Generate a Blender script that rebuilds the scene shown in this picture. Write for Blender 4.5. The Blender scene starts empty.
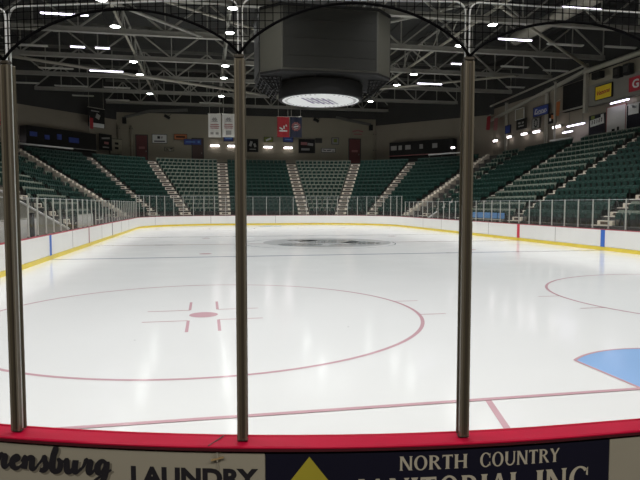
import bpy, math, random
from mathutils import Vector, Matrix
random.seed(7)
SC = bpy.context.scene
COL = SC.collection
PI = math.pi

# ------------------------------------------------------------------ materials
def mat(name, col, rough=0.6, metal=0.0, spec=0.5, noise=0.0, nscale=4.0, bump=0.0, bscale=40.0, coat=0.0):
    m = bpy.data.materials.new(name); m.use_nodes = True
    nt = m.node_tree; b = nt.nodes['Principled BSDF']
    b.inputs['Roughness'].default_value = rough
    b.inputs['Metallic'].default_value = metal
    b.inputs['Specular IOR Level'].default_value = spec
    if coat: b.inputs['Coat Weight'].default_value = coat
    c = (*col, 1)
    tc = nt.nodes.new('ShaderNodeTexCoord')
    if noise > 0:
        n = nt.nodes.new('ShaderNodeTexNoise'); n.inputs['Scale'].default_value = nscale; n.inputs['Detail'].default_value = 5
        nt.links.new(tc.outputs['Object'], n.inputs['Vector'])
        mx = nt.nodes.new('ShaderNodeMix'); mx.data_type = 'RGBA'
        mx.inputs[6].default_value = tuple(max(0, v * (1 - noise)) for v in col) + (1,)
        mx.inputs[7].default_value = tuple(min(1, v * (1 + noise)) for v in col) + (1,)
        nt.links.new(n.outputs['Fac'], mx.inputs[0]); nt.links.new(mx.outputs[2], b.inputs['Base Color'])
    else:
        b.inputs['Base Color'].default_value = c
    if bump > 0:
        n2 = nt.nodes.new('ShaderNodeTexNoise'); n2.inputs['Scale'].default_value = bscale
        nt.links.new(tc.outputs['Object'], n2.inputs['Vector'])
        bp = nt.nodes.new('ShaderNodeBump'); bp.inputs['Strength'].default_value = bump; bp.inputs['Distance'].default_value = 0.01
        nt.links.new(n2.outputs['Fac'], bp.inputs['Height']); nt.links.new(bp.outputs['Normal'], b.inputs['Normal'])
    return m

def emis(name, col, strength):
    m = bpy.data.materials.new(name); m.use_nodes = True
    b = m.node_tree.nodes['Principled BSDF']
    b.inputs['Base Color'].default_value = (*col, 1)
    b.inputs['Emission Color'].default_value = (*col, 1)
    b.inputs['Emission Strength'].default_value = strength
    return m

def glass(name, haze, gloss, hazecol=(0.75, 0.78, 0.76)):
    m = bpy.data.materials.new(name); m.use_nodes = True
    nt = m.node_tree; nt.nodes.remove(nt.nodes['Principled BSDF'])
    out = nt.nodes['Material Output']
    tr = nt.nodes.new('ShaderNodeBsdfTransparent'); tr.inputs['Color'].default_value = (0.97, 0.985, 0.975, 1)
    df = nt.nodes.new('ShaderNodeBsdfDiffuse'); df.inputs['Color'].default_value = (*hazecol, 1)
    gl = nt.nodes.new('ShaderNodeBsdfGlossy'); gl.inputs['Roughness'].default_value = 0.03
    fr = nt.nodes.new('ShaderNodeFresnel'); fr.inputs['IOR'].default_value = 1.45
    ge = nt.nodes.new('ShaderNodeNewGeometry'); io = nt.nodes.new('ShaderNodeMapRange')     # the same index from either face of the sheet
    io.inputs['To Min'].default_value = 1.45; io.inputs['To Max'].default_value = 1 / 1.45
    nt.links.new(ge.outputs['Backfacing'], io.inputs['Value']); nt.links.new(io.outputs[0], fr.inputs['IOR'])
    ml = nt.nodes.new('ShaderNodeMath'); ml.operation = 'MULTIPLY'; ml.inputs[1].default_value = gloss
    tc = nt.nodes.new('ShaderNodeTexCoord'); nz = nt.nodes.new('ShaderNodeTexNoise'); nz.inputs['Scale'].default_value = 6
    nt.links.new(tc.outputs['Object'], nz.inputs['Vector'])
    hz = nt.nodes.new('ShaderNodeMath'); hz.operation = 'MULTIPLY'; hz.inputs[1].default_value = haze * 2
    nt.links.new(nz.outputs['Fac'], hz.inputs[0])
    m1 = nt.nodes.new('ShaderNodeMixShader'); m2 = nt.nodes.new('ShaderNodeMixShader')
    nt.links.new(hz.outputs[0], m1.inputs[0]); nt.links.new(tr.outputs[0], m1.inputs[1]); nt.links.new(df.outputs[0], m1.inputs[2])
    nt.links.new(fr.outputs[0], ml.inputs[0]); nt.links.new(ml.outputs[0], m2.inputs[0])
    nt.links.new(m1.outputs[0], m2.inputs[1]); nt.links.new(gl.outputs[0], m2.inputs[2])
    nt.links.new(m2.outputs[0], out.inputs['Surface'])
    return m

def ice_mat(name, col, var=0.02, rough=0.125):
    m = bpy.data.materials.new(name); m.use_nodes = True
    nt = m.node_tree; b = nt.nodes['Principled BSDF']
    b.inputs['IOR'].default_value = 1.31
    b.inputs['Specular IOR Level'].default_value = 0.5
    tc = nt.nodes.new('ShaderNodeTexCoord')
    n = nt.nodes.new('ShaderNodeTexNoise'); n.inputs['Scale'].default_value = 0.35; n.inputs['Detail'].default_value = 8
    nt.links.new(tc.outputs['Object'], n.inputs['Vector'])
    mx = nt.nodes.new('ShaderNodeMix'); mx.data_type = 'RGBA'
    mx.inputs[6].default_value = tuple(v * (1 - 2 * var) for v in col) + (1,)
    mx.inputs[7].default_value = tuple(min(1, v * (1 + var)) for v in col) + (1,)
    nt.links.new(n.outputs['Fac'], mx.inputs[0])
    # small skate nicks and specks with a shape of their own
    v = nt.nodes.new('ShaderNodeTexVoronoi'); v.inputs['Scale'].default_value = 1.3; v.inputs['Randomness'].default_value = 1
    mp = nt.nodes.new('ShaderNodeMapping'); mp.inputs['Scale'].default_value = (1, 0.55, 1); mp.inputs['Rotation'].default_value = (0, 0, 0.5)
    nt.links.new(tc.outputs['Object'], mp.inputs['Vector']); nt.links.new(mp.outputs[0], v.inputs['Vector'])
    lt = nt.nodes.new('ShaderNodeMath'); lt.operation = 'LESS_THAN'; lt.inputs[1].default_value = 0.022
    nt.links.new(v.outputs['Distance'], lt.inputs[0])
    mf = nt.nodes.new('ShaderNodeMath'); mf.operation = 'MULTIPLY'; mf.inputs[1].default_value = 0.55
    nt.links.new(lt.outputs[0], mf.inputs[0])
    mx2 = nt.nodes.new('ShaderNodeMix'); mx2.data_type = 'RGBA'; mx2.inputs[7].default_value = (0.3, 0.3, 0.32, 1)
    nt.links.new(mf.outputs[0], mx2.inputs[0]); nt.links.new(mx.outputs[2], mx2.inputs[6])
    nt.links.new(mx2.outputs[2], b.inputs['Base Color'])
    n3 = nt.nodes.new('ShaderNodeTexNoise'); n3.inputs['Scale'].default_value = 0.8; n3.inputs['Detail'].default_value = 6
    nt.links.new(tc.outputs['Object'], n3.inputs['Vector'])
    mr = nt.nodes.new('ShaderNodeMapRange'); mr.inputs['To Min'].default_value = rough * 0.8; mr.inputs['To Max'].default_value = rough * 1.3
    nt.links.new(n3.outputs['Fac'], mr.inputs['Value']); nt.links.new(mr.outputs[0], b.inputs['Roughness'])
    return m

M = {}
M['ice'] = ice_mat('ice_white', (0.86, 0.87, 0.875))
M['ice_red'] = ice_mat('ice_red_line', (0.66, 0.42, 0.47), 0.1)
M['ice_blue'] = ice_mat('ice_blue_line', (0.40, 0.43, 0.50), 0.1)
M['ice_centre'] = ice_mat('ice_centre_line', (0.58, 0.45, 0.47), 0.1)
M['ice_crease'] = ice_mat('ice_crease', (0.32, 0.52, 0.86), 0.05)
M['ice_logo'] = ice_mat('ice_logo_grey', (0.33, 0.34, 0.35), 0.25)
M['ice_logo_light'] = ice_mat('ice_logo_light', (0.60, 0.61, 0.62), 0.15)
M['board_white'] = mat('board_white', (0.82, 0.81, 0.78), 0.45, noise=0.04, nscale=1.5)
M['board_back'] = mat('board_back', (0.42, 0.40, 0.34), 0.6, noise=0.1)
M['kick'] = mat('kick_yellow', (0.80, 0.62, 0.06), 0.4, noise=0.08, nscale=3)
M['cap_red'] = mat('cap_red', (0.45, 0.002, 0.034), 0.45, spec=0.2, noise=0.12, nscale=5, bump=0.05)
M['rail_red'] = mat('rail_red', (0.42, 0.05, 0.07), 0.5, noise=0.1)
M['stripe_blue'] = mat('stripe_blue', (0.03, 0.14, 0.55), 0.5, noise=0.05)
M['stripe_red'] = mat('stripe_red', (0.62, 0.03, 0.06), 0.5, noise=0.05)
M['seam'] = mat('seam_grey', (0.25, 0.22, 0.2), 0.6, noise=0.1)
M['post_brown'] = mat('post_brown', (0.105, 0.090, 0.062), 0.38, metal=0.25, noise=0.15, nscale=12)
M['post_light'] = mat('post_edge', (0.19, 0.172, 0.135), 0.35, metal=0.3, noise=0.12, nscale=12)
M['post_dark'] = mat('post_groove', (0.045, 0.037, 0.026), 0.5, noise=0.1)
M['post_silver'] = mat('post_silver', (0.52, 0.52, 0.47), 0.45, metal=0.3, noise=0.08)
M['pane_near'] = glass('pane_near', 0.003, 0.45)
M['pane_far'] = glass('pane_far', 0.03, 0.25)
M['pane_edge'] = mat('pane_edge', (0.85, 0.88, 0.90), 0.3, noise=0.15, nscale=9)
M['siding'] = mat('siding_dark', (0.028, 0.028, 0.026), 0.8, noise=0.25, nscale=0.6)
M['lip_shade'] = mat('sill_shade_strip', (0.07, 0.004, 0.01), 0.5, noise=0.1)  # dark maroon standing in for the shade below the sill edge
M['tube_off'] = mat('tube_unlit', (0.55, 0.55, 0.50), 0.4, noise=0.04)
M['rope'] = mat('rope_black', (0.004, 0.004, 0.005), 0.9, spec=0.05, bump=0.3, bscale=300, noise=0.1)
M['net'] = mat('net_black', (0.004, 0.004, 0.005), 0.9, spec=0.05, noise=0.1)
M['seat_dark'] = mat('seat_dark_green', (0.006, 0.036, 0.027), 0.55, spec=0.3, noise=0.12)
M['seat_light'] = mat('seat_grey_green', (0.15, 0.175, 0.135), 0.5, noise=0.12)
M['seat_metal'] = mat('seat_bracket', (0.03, 0.035, 0.03), 0.5, metal=0.4, noise=0.1)
M['terrace'] = mat('terrace_concrete', (0.045, 0.04, 0.037), 0.85, noise=0.25, nscale=1.5)
M['stair'] = mat('stair_concrete', (0.68, 0.61, 0.51), 0.8, noise=0.2, nscale=3)
M['stair_dark'] = mat('stair_rubber', (0.085, 0.055, 0.045), 0.8, noise=0.2)
M['wall'] = mat('wall_block', (0.30, 0.27, 0.20), 0.8, noise=0.08, nscale=0.8, bump=0.1, bscale=6)
M['wall_side'] = mat('wall_side_block', (0.27, 0.235, 0.18), 0.8, noise=0.1, nscale=0.8)
M['floor'] = mat('floor_rubber', (0.09, 0.085, 0.08), 0.8, noise=0.2)
M['deck'] = mat('ceiling_deck', (0.045, 0.046, 0.043), 0.9, noise=0.3, nscale=0.4)
M['steel'] = mat('truss_steel', (0.31, 0.305, 0.265), 0.6, metal=0.1, noise=0.2, nscale=2)
M['steel_dark'] = mat('truss_steel_dark', (0.11, 0.11, 0.095), 0.6, metal=0.1, noise=0.2, nscale=2)
M['pipe'] = mat('pipe_grey', (0.42, 0.40, 0.33), 0.55, noise=0.12)
M['black'] = mat('black_panel', (0.010, 0.010, 0.010), 0.7, spec=0.2, noise=0.15)
M['screen'] = mat('screen_dark', (0.012, 0.012, 0.010), 0.5, spec=0.3, noise=0.12, nscale=1)
M['score_side'] = mat('score_side', (0.06, 0.058, 0.046), 0.5, noise=0.12)
M['drum_white'] = mat('drum_face', (0.84, 0.85, 0.84), 0.5, noise=0.02)
M['drum_back'] = mat('drum_letters', (0.03, 0.03, 0.035), 0.6, noise=0.1)
M['logo_purple'] = mat('drum_logo_purple', (0.20, 0.16, 0.27), 0.6, noise=0.1)
M['logo_grey'] = mat('drum_logo_grey', (0.42, 0.43, 0.46), 0.6, noise=0.1)
M['door'] = mat('door_brown', (0.060, 0.024, 0.018), 0.5, noise=0.2)
M['door_red'] = mat('door_red', (0.115, 0.016, 0.016), 0.5, noise=0.2)
M['frame_dk'] = mat('frame_dark', (0.02, 0.017, 0.014), 0.5, noise=0.1)
M['white'] = mat('sign_white', (0.70, 0.70, 0.68), 0.5, noise=0.05)
M['grey'] = mat('sign_grey', (0.30, 0.29, 0.27), 0.6, noise=0.1)
M['navy'] = mat('sign_navy', (0.006, 0.006, 0.018), 0.5, spec=0.25, noise=0.15)
M['cream'] = mat('sign_cream', (0.33, 0.31, 0.25), 0.5, noise=0.06, nscale=2)
M['lettering_dark'] = mat('lettering_dark', (0.010, 0.009, 0.014), 0.5, noise=0.1)
M['lettering_shadow'] = mat('lettering_shade', (0.17, 0.155, 0.12), 0.6, noise=0.1)
M['lettering_cream'] = mat('lettering_cream', (0.45, 0.42, 0.34), 0.5, noise=0.06)
M['yellow'] = mat('yellow_paint', (0.38, 0.33, 0.03), 0.5, noise=0.08)
M['sign_yellow'] = mat('sign_yellow', (0.85, 0.62, 0.02), 0.5, noise=0.05)
M['sign_red'] = mat('sign_red', (0.45, 0.012, 0.03), 0.5, noise=0.08)
M['sign_blue'] = mat('sign_blue', (0.03, 0.06, 0.30), 0.5, noise=0.08)
M['sign_ltblue'] = mat('sign_light_blue', (0.10, 0.25, 0.60), 0.5, noise=0.08)
M['sign_orange'] = mat('sign_orange', (0.45, 0.13, 0.03), 0.5, noise=0.1)
M['sign_green'] = mat('sign_green', (0.16, 0.20, 0.03), 0.5, noise=0.1)
M['pink'] = mat('faded_red', (0.34, 0.12, 0.12), 0.6, noise=0.1)
M['banner_white'] = mat('banner_white', (0.66, 0.65, 0.60), 0.7, noise=0.04)
M['banner_red'] = mat('banner_red', (0.40, 0.02, 0.03), 0.7, noise=0.08)
M['banner_navy'] = mat('banner_navy', (0.02, 0.025, 0.055), 0.7, noise=0.1)
M['fascia'] = mat('fascia_grey', (0.22, 0.21, 0.18), 0.7, noise=0.08)
M['conc_white'] = mat('concession_white', (0.62, 0.60, 0.57), 0.6, noise=0.05)
M['vom'] = mat('ramp_wall', (0.33, 0.31, 0.26), 0.7, noise=0.1)
M['bench_blue'] = mat('bench_blue', (0.10, 0.26, 0.55), 0.5, noise=0.1)
M['lamp_hot'] = emis('lamp_glow', (0.97, 1.0, 0.97), 30.0)
M['tube_glow'] = emis('tube_glow', (0.86, 0.80, 1.0), 6.0)
M['sconce_glow'] = emis('sconce_glow', (1.0, 0.90, 0.95), 7.0)
M['latch'] = mat('latch_brass', (0.75, 0.55, 0.28), 0.3, metal=0.7, noise=0.1)

# ------------------------------------------------------------------ mesh builder
class MB:
    def __init__(s): s.v = []; s.f = []; s.m = []; s.smooth = []
    def add(s, vs, fs, mi=0, sm=False):
        b = len(s.v); s.v += [tuple(p) for p in vs]
        for f in fs: s.f.append(tuple(b + i for i in f)); s.m.append(mi); s.smooth.append(sm)
        return s
    def box(s, c, d, mi=0, rot=None, bev=0.0):
        x, y, z = d[0] / 2, d[1] / 2, d[2] / 2
        c = Vector(c)
        if bev > 0:
            b = min(bev, x * 0.9, y * 0.9, z * 0.9)
            vs = []
            idx = {}
            for sx in (-1, 1):
                for sy in (-1, 1):
                    for sz in (-1, 1):
                        for ax in range(3):
                            p = [sx * (x - b), sy * (y - b), sz * (z - b)]
                            p[ax] = (sx * x, sy * y, sz * z)[ax]
                            idx[(sx, sy, sz, ax)] = len(vs); vs.append(Vector(p))
            fs = []
            g = lambda a, b_, c_, ax: idx[(a, b_, c_, ax)]
            for q in (-1, 1):
                fs += [(g(q, -1, -1, 0), g(q, 1, -1, 0), g(q, 1, 1, 0), g(q, -1, 1, 0)),
                       (g(-1, q, -1, 1), g(1, q, -1, 1), g(1, q, 1, 1), g(-1, q, 1, 1)),
                       (g(-1, -1, q, 2), g(1, -1, q, 2), g(1, 1, q, 2), g(-1, 1, q, 2))]
                for r in (-1, 1):
                    fs += [(g(q, r, -1, 0), g(q, r, 1, 0), g(q, r, 1, 1), g(q, r, -1, 1)),
                           (g(q, -1, r, 0), g(q, 1, r, 0), g(q, 1, r, 2), g(q, -1, r, 2)),
                           (g(-1, q, r, 1), g(1, q, r, 1), g(1, q, r, 2), g(-1, q, r, 2))]
                    for t in (-1, 1): fs.append((g(q, r, t, 0), g(q, r, t, 1), g(q, r, t, 2)))
        else:
            vs = [Vector((a * x, b * y, e * z)) for a in (-1, 1) for b in (-1, 1) for e in (-1, 1)]
            fs = [(0, 1, 3, 2), (4, 6, 7, 5), (0, 4, 5, 1), (2, 3, 7, 6), (0, 2, 6, 4), (1, 5, 7, 3)]
        if rot is not None: vs = [rot @ p for p in vs]
        return s.add([p + c for p in vs], fs, mi)
    def bar(s, a, b, w, h=None, mi=0):
        a, b = Vector(a), Vector(b); h = h or w; d = b - a
        if d.length < 1e-6: return s
        return s.box((a + b) / 2, (d.length, w, h), mi, d.to_track_quat('X', 'Z').to_matrix())
    def tube(s, pts, r, n=6, mi=0, sm=True, cap=True):
        pts = [Vector(p) for p in pts]; rings = []
        for i, p in enumerate(pts):
            d = (pts[min(i + 1, len(pts) - 1)] - pts[max(i - 1, 0)]).normalized()
            up = Vector((0, 0, 1)) if abs(d.z) < 0.95 else Vector((1, 0, 0))
            u = d.cross(up).normalized(); w = u.cross(d)
            rr = r[i] if isinstance(r, (list, tuple)) else r
            rings.append([p + (u * math.cos(2 * PI * k / n) + w * math.sin(2 * PI * k / n)) * rr for k in range(n)])
        vs = [q for g in rings for q in g]; fs = []
        for i in range(len(rings) - 1):
            for k in range(n):
                fs.append((i * n + k, i * n + (k + 1) % n, (i + 1) * n + (k + 1) % n, (i + 1) * n + k))
        if cap: fs += [tuple(range(n))[::-1], tuple((len(rings) - 1) * n + k for k in range(n))]
        return s.add(vs, fs, mi, sm)
    def lathe(s, prof, c, n=24, mi=0, sm=True):      # prof: (r, z)
        c = Vector(c); vs = []; fs = []
        for r, z in prof:
            for k in range(n): vs.append(c + Vector((r * math.cos(2 * PI * k / n), r * math.sin(2 * PI * k / n), z)))
        for i in range(len(prof) - 1):
            for k in range(n): fs.append((i * n + k, i * n + (k + 1) % n, (i + 1) * n + (k + 1) % n, (i + 1) * n + k))
        return s.add(vs, fs, mi, sm)
    def prism(s, poly, z0, z1, mi=0, caps=True):
        n = len(poly); vs = [(x, y, z0) for x, y in poly] + [(x, y, z1) for x, y in poly]
        fs = [(i, (i + 1) % n, n + (i + 1) % n, n + i) for i in range(n)]
        if caps: fs += [tuple(range(n))[::-1], tuple(range(n, 2 * n))]
        return s.add(vs, fs, mi)
    def sweep(s, path, prof, mi=0, closed=False):    # path: (x, y, nx, ny); prof: closed list of (offset, z)
        n = len(prof); vs = []; fs = []
        for x, y, nx, ny in path:
            for o, z in prof: vs.append((x + nx * o, y + ny * o, z))
        L = len(path)
        for i in range(L if closed else L - 1):
            j = (i + 1) % L
            for k in range(n): fs.append((i * n + k, i * n + (k + 1) % n, j * n + (k + 1) % n, j * n + k))
        if not closed: fs += [tuple(range(n))[::-1], tuple((L - 1) * n + k for k in range(n))]
        return s.add(vs, fs, mi)
    def build(s, name, mats, parent=None, loc=None, recalc=True):
        me = bpy.data.meshes.new(name); me.from_pydata(s.v, [], s.f)
        if not isinstance(mats, (list, tuple)): mats = [mats]
        for m in mats: me.materials.append(M[m] if isinstance(m, str) else m)
        me.polygons.foreach_set('material_index', s.m); me.polygons.foreach_set('use_smooth', s.smooth)
        if recalc:
            import bmesh
            bm = bmesh.new(); bm.from_mesh(me); bmesh.ops.recalc_face_normals(bm, faces=bm.faces); bm.to_mesh(me); bm.free()
        me.update()
        o = bpy.data.objects.new(name, me); COL.objects.link(o)
        if parent is not None: o.parent = parent
        if loc is not None: o.location = loc
        return o

def tag(o, label=None, cat=None, group=None, kind=None):
    if label: o['label'] = label
    if cat: o['category'] = cat
    if group: o['group'] = group
    if kind: o['kind'] = kind
    return o

def empty(name, loc=(0, 0, 0), rz=0.0):
    o = bpy.data.objects.new(name, None); COL.objects.link(o)
    o.location = loc; o.rotation_euler = (0, 0, rz); o.empty_display_size = 0.2
    return o

def kids(o): return list(o.children)
def copy_tree(o, parent=None):
    c = o.copy(); COL.objects.link(c)
    if parent is not None: c.parent = parent
    for ch in kids(o): copy_tree(ch, c)
    return c

ORD = ['first', 'second', 'third', 'fourth', 'fifth', 'sixth', 'seventh', 'eighth', 'ninth', 'tenth', 'eleventh', 'twelfth', 'thirteenth',
       'fourteenth', 'fifteenth', 'sixteenth', 'seventeenth', 'eighteenth', 'nineteenth', 'twentieth']
TENS = {2: 'twenty', 3: 'thirty', 4: 'forty', 5: 'fifty', 6: 'sixty', 7: 'seventy'}
TENTH = {2: 'twentieth', 3: 'thirtieth', 4: 'fortieth', 5: 'fiftieth', 6: 'sixtieth', 7: 'seventieth'}
def ordinal(i):                                   # 0 -> first
    if i < 20: return ORD[i]
    t, u = divmod(i + 1, 10)
    return TENTH[t] if u == 0 else TENS[t] + '-' + ORD[u - 1]

# ------------------------------------------------------------------ rink plan
W, Y0, Y1, RC = 13.1, -3.37, 59.25, 8.53
CXR, CYF, CYN = W - RC, Y1 - RC, Y0 + RC
def rink_path(ynear_left=None, ynear_right=None, step=4.0, sstep=1e9):
    """Horseshoe: up the left side, round the far end, down the right side: (x, y, nx, ny) with outward normals."""
    p = []
    yl = CYN if ynear_left is None else ynear_left
    yr = CYN if ynear_right is None else ynear_right
    n = max(1, int((CYF - yl) / sstep)) if sstep < 1e8 else 1
    for i in range(n): p.append((-W, yl + (CYF - yl) * i / n, -1, 0))
    k = int(90 / step)
    for i in range(k + 1):
        a = PI - PI / 2 * i / k
        p.append((-CXR + RC * math.cos(a), CYF + RC * math.sin(a), math.cos(a), math.sin(a)))
    for i in range(k + 1):
        a = PI / 2 - PI / 2 * i / k
        p.append((CXR + RC * math.cos(a), CYF + RC * math.sin(a), math.cos(a), math.sin(a)))
    for i in range(1, n + 1): p.append((W, CYF + (yr - CYF) * i / n, 1, 0))
    return p
def near_path(step=2.0):
    """The near end: from the left side line round both near corners to the right side line."""
    p = []; k = int(90 / step)
    for i in range(k + 1):
        a = PI + PI / 2 * i / k
        p.append((-CXR + RC * math.cos(a), CYN + RC * math.sin(a), math.cos(a), math.sin(a)))
    for i in range(k + 1):
        a = 1.5 * PI + PI / 2 * i / k
        p.append((CXR + RC * math.cos(a), CYN + RC * math.sin(a), math.cos(a), math.sin(a)))
    return p
def side_path(side): return [(side * W, CYN, side, 0), (side * W, CYF, side, 0)]
def far_path(step=3.0): return [q for q in rink_path(step=step)][1:-1]

# ------------------------------------------------------------------ ice
def build_ice():
    b = MB()
    pts = [(x, y) for x, y, _, _ in near_path(3)] + [(x, y) for x, y, _, _ in far_path(3)][::-1]
    n = len(pts)
    b.add([(x, y, 0) for x, y in pts], [tuple(range(n))], 0)
    b.prism(pts, -0.08, -0.001, 0)
    e = 0.0025
    def rect(x0, y0, x1, y1, mi, z=e): b.add([(x0, y0, z), (x1, y0, z), (x1, y1, z), (x0, y1, z)], [(0, 1, 2, 3)], mi)
    def arc(cx, cy, r, w, a0, a1, mi, n=96, z=e):
        vs = []
        for i in range(n + 1):
            a = math.radians(a0 + (a1 - a0) * i / n)
            for rr in (r - w / 2, r + w / 2): vs.append((cx + rr * math.cos(a), cy + rr * math.sin(a), z))
        b.add(vs, [(2 * i, 2 * i + 1, 2 * i + 3, 2 * i + 2) for i in range(n)], mi)
    def disc(cx, cy, r, mi, z=e, n=40, sy=1.0):
        b.add([(cx + r * math.cos(2 * PI * i / n), cy + sy * r * math.sin(2 * PI * i / n), z) for i in range(n)], [tuple(range(n))], mi)
    GF = 55.9
    for gy, s in ((0, 1), (GF, -1)):
        xg = W - RC + math.sqrt(RC ** 2 - (CYN - 0) ** 2) - 0.02
        # crease
        poly = [(-1.22, gy), (1.22, gy)]
        a0 = math.atan2(1.37, 1.22)
        for i in range(25):
            a = a0 + (PI - 2 * a0) * i / 24
            poly.append((1.83 * math.cos(a), gy + s * 1.83 * math.sin(a)))
        b.add([(x, y, e) for x, y in poly], [tuple(range(len(poly)))], 4)
        for sx in (-1, 1): rect(sx * 1.22 - 0.025, gy, sx * 1.22 + 0.025, gy + s * 1.37, 1, 2 * e)
        if s > 0: arc(0, gy, 1.83, 0.05, math.degrees(a0), 180 - math.degrees(a0), 1, 32, 2 * e)
        else: arc(0, gy, 1.83, 0.05, 180 + math.degrees(a0), 360 - math.degrees(a0), 1, 32, 2 * e)
        rect(-xg, gy - 0.04, xg, gy + 0.04, 1, 3 * e)
        for sx in (-1, 1):       # trapezoid lines behind the goal
            x0, x1 = sx * 3.33, sx * 4.20
            y2 = gy - s * 3.33
            b.add([(x0 - 0.04, gy, e), (x0 + 0.04, gy, e), (x1 + 0.04, y2, e), (x1 - 0.04, y2, e)], [(0, 1, 2, 3)], 1)
            cx, cy = sx * 6.706, gy + s * 6.096
            arc(cx, cy, 4.572, 0.075, 0, 360, 1, 128)
            disc(cx, cy, 0.30, 1)
            for ax in (-1, 1):
                for ay in (-1, 1):
                    rect(cx + ax * 0.30, cy + ay * 0.58 - 0.025, cx + ax * 1.20, cy + ay * 0.58 + 0.025, 1)
                    rect(cx + ax * 0.30 - 0.03, cy + ay * 0.58, cx + ax * 0.30 + 0.03, cy + ay * 1.65, 1)
            for ay in (-1, 1):
                yy = cy + ay * 0.85
                dx = math.sqrt(4.572 ** 2 - 0.85 ** 2)
                rect(cx + dx, yy - 0.025, cx + dx + 0.6, yy + 0.025, 1)
                rect(cx - dx - 0.6, yy - 0.025, cx - dx, yy + 0.025, 1)
    for y in (19.8, 36.1): rect(-W + 0.02, y - 0.15, W - 0.02, y + 0.15, 2)
    rect(-W + 0.02, 27.8, W - 0.02, 28.1, 3)
    for y in (21.5, 34.4):
        for x in (-6.706, 6.706): disc(x, y, 0.30, 1)
    arc(0, 27.95, 4.572, 0.05, 0, 360, 2, 96)
    # worn grey centre emblem: plain overlapping shapes
    disc(0.6, 28.6, 3.9, 6, 1.4 * e, 48, 1.05)
    for cx, cy, r, sy in ((-1.3, 26.9, 1.3, 0.9), (0.9, 29.4, 1.9, 1.0), (2.6, 27.6, 1.1, 1.3), (-0.6, 30.6, 1.0, 0.8), (1.0, 26.1, 0.8, 0.6)):
        disc(cx, cy, r, 5, 2 * e, 32, sy)
    o = b.build('ice_floor', ['ice', 'ice_red', 'ice_blue', 'ice_centre', 'ice_crease', 'ice_logo', 'ice_logo_light'], recalc=False)
    for p in o.data.polygons:
        pass
    return tag(o, 'white ice sheet with faded red circles, goal line and blue crease', None, None, 'structure')
build_ice()

# ------------------------------------------------------------------ dasher boards
BT = 1.07
def boards(name, path, label, stripes=(), near=False):
    t = tag(empty(name, (path[len(path) // 2][0], path[len(path) // 2][1], 0)), label, 'rink boards', 'boards around the ice')
    off = Vector(t.location)
    def fin(mb, nm, mt):
        o = mb.build(nm, mt, t); o.matrix_parent_inverse = Matrix.Translation(-off); return o
    b = MB(); bw = 0.115 if near else 0.16; b.sweep(path, [(0.0, 0.2), (0.0, BT - 0.03), (bw, BT - 0.03), (bw, 0.0), (0.02, 0.0), (0.02, 0.2)])
    fin(b, 'board_facing', 'board_white' if not near else 'board_back')
    b = MB(); b.sweep(path, [(-0.012, 0.0), (-0.012, 0.175), (0.015, 0.18), (0.015, 0.0)])
    fin(b, 'kickplate', 'kick')
    b = MB()
    if near: b.sweep(path, [(-0.005, BT - 0.028), (-0.01, BT - 0.008), (0.0, BT), (0.010, BT), (0.014, BT - 0.006), (0.100, BT - 0.006), (0.105, BT), (0.152, BT), (0.160, BT - 0.005), (0.160, BT - 0.012), (0.148, BT - 0.016)])
    else: b.sweep(path, [(-0.006, BT - 0.03), (-0.006, BT), (0.175, BT), (0.175, BT - 0.03)])
    fin(b, 'cap_rail', 'cap_red' if near else 'rail_red')
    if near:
        b = MB(); b.sweep(path, [(0.115, BT - 0.0125), (0.156, BT - 0.0125), (0.156, BT - 0.029), (0.115, BT - 0.036)]); fin(b, 'cap_shade_strip', 'lip_shade')  # shade under the cap lip, painted as a dark strip
    for x, y, nx, ny, w, m, lab in stripes:
        b = MB(); tx, ty = -ny, nx
        p = [(x + tx * q, y + ty * q, nx, ny) for q in (-w / 2, w / 2)]
        b.sweep(p, [(-0.006, 0.0 if w > 0.1 else 0.2), (-0.006, BT - 0.02), (0.004, BT - 0.02), (0.004, 0.0 if w > 0.1 else 0.2)])
        o = fin(b, 'line_stripe' if w > 0.1 else 'panel_seam', m)
        if lab: o['label'] = lab
    return t
st = lambda side: [(side * W, 19.8, side, 0, 0.32, 'stripe_blue', 'blue stripe'), (side * W, 27.95, side, 0, 0.32 if side > 0 else 0.2, 'stripe_red' if side > 0 else 'pink', 'red stripe'),
                   (side * W, 36.1, side, 0, 0.25, 'stripe_blue' if side > 0 else 'seam', None)] + \
                  [(side * W, y, side, 0, 0.03, 'seam', None) for y in (10.0, 14.9, 23.9, 32.0, 40.5, 44.8)]
boards('rink_boards', side_path(-1), 'white dasher boards with yellow kickplate along the side with the beige end wall', st(-1))
boards('rink_boards', side_path(1), 'white dasher boards with red and blue stripes below the green stand with the yellow sign', st(1))
boards('rink_boards', far_path(), 'curved white dasher boards across the far end below the banners',
       [(-11.88 + 0.08, 54.9, -0.87, 0.49, 0.02, 'seam', None), (-6.2, Y1 - 0.16, -0.19, 0.98, 0.04, 'seam', None), (1.0, Y1, 0, 1, 0.03, 'seam', None), (9.2, 57.9, 0.545, 0.838, 0.06, 'seam', None)])
NEARB = boards('rink_boards', near_path(1.5), 'near curved dasher boards with wide red sill and advertising signs', near=True)
b = MB()                                                        # joint across the red sill
a = math.radians(-14.05)
d = (math.sin(a), -math.cos(a))
def npt(arclen, off, z):
    """A point on the outside of the near corner boards: arc length along radius RC+0.19, offset outward from the board line."""
    a = arclen / (RC + 0.19)
    if a > 0: return Vector((-CXR + arclen, CYN - RC - off, z))
    return Vector((-CXR + (RC + off) * math.sin(a), CYN - (RC + off) * math.cos(a), z))
b.bar(npt(-2.02, 0.02, BT + 0.0005), npt(-2.075, 0.158, BT + 0.0005), 0.006, 0.004)
o = b.build('sill_joint', 'post_dark', NEARB); o.matrix_parent_inverse = Matrix.Translation(-Vector(NEARB.location))

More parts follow.
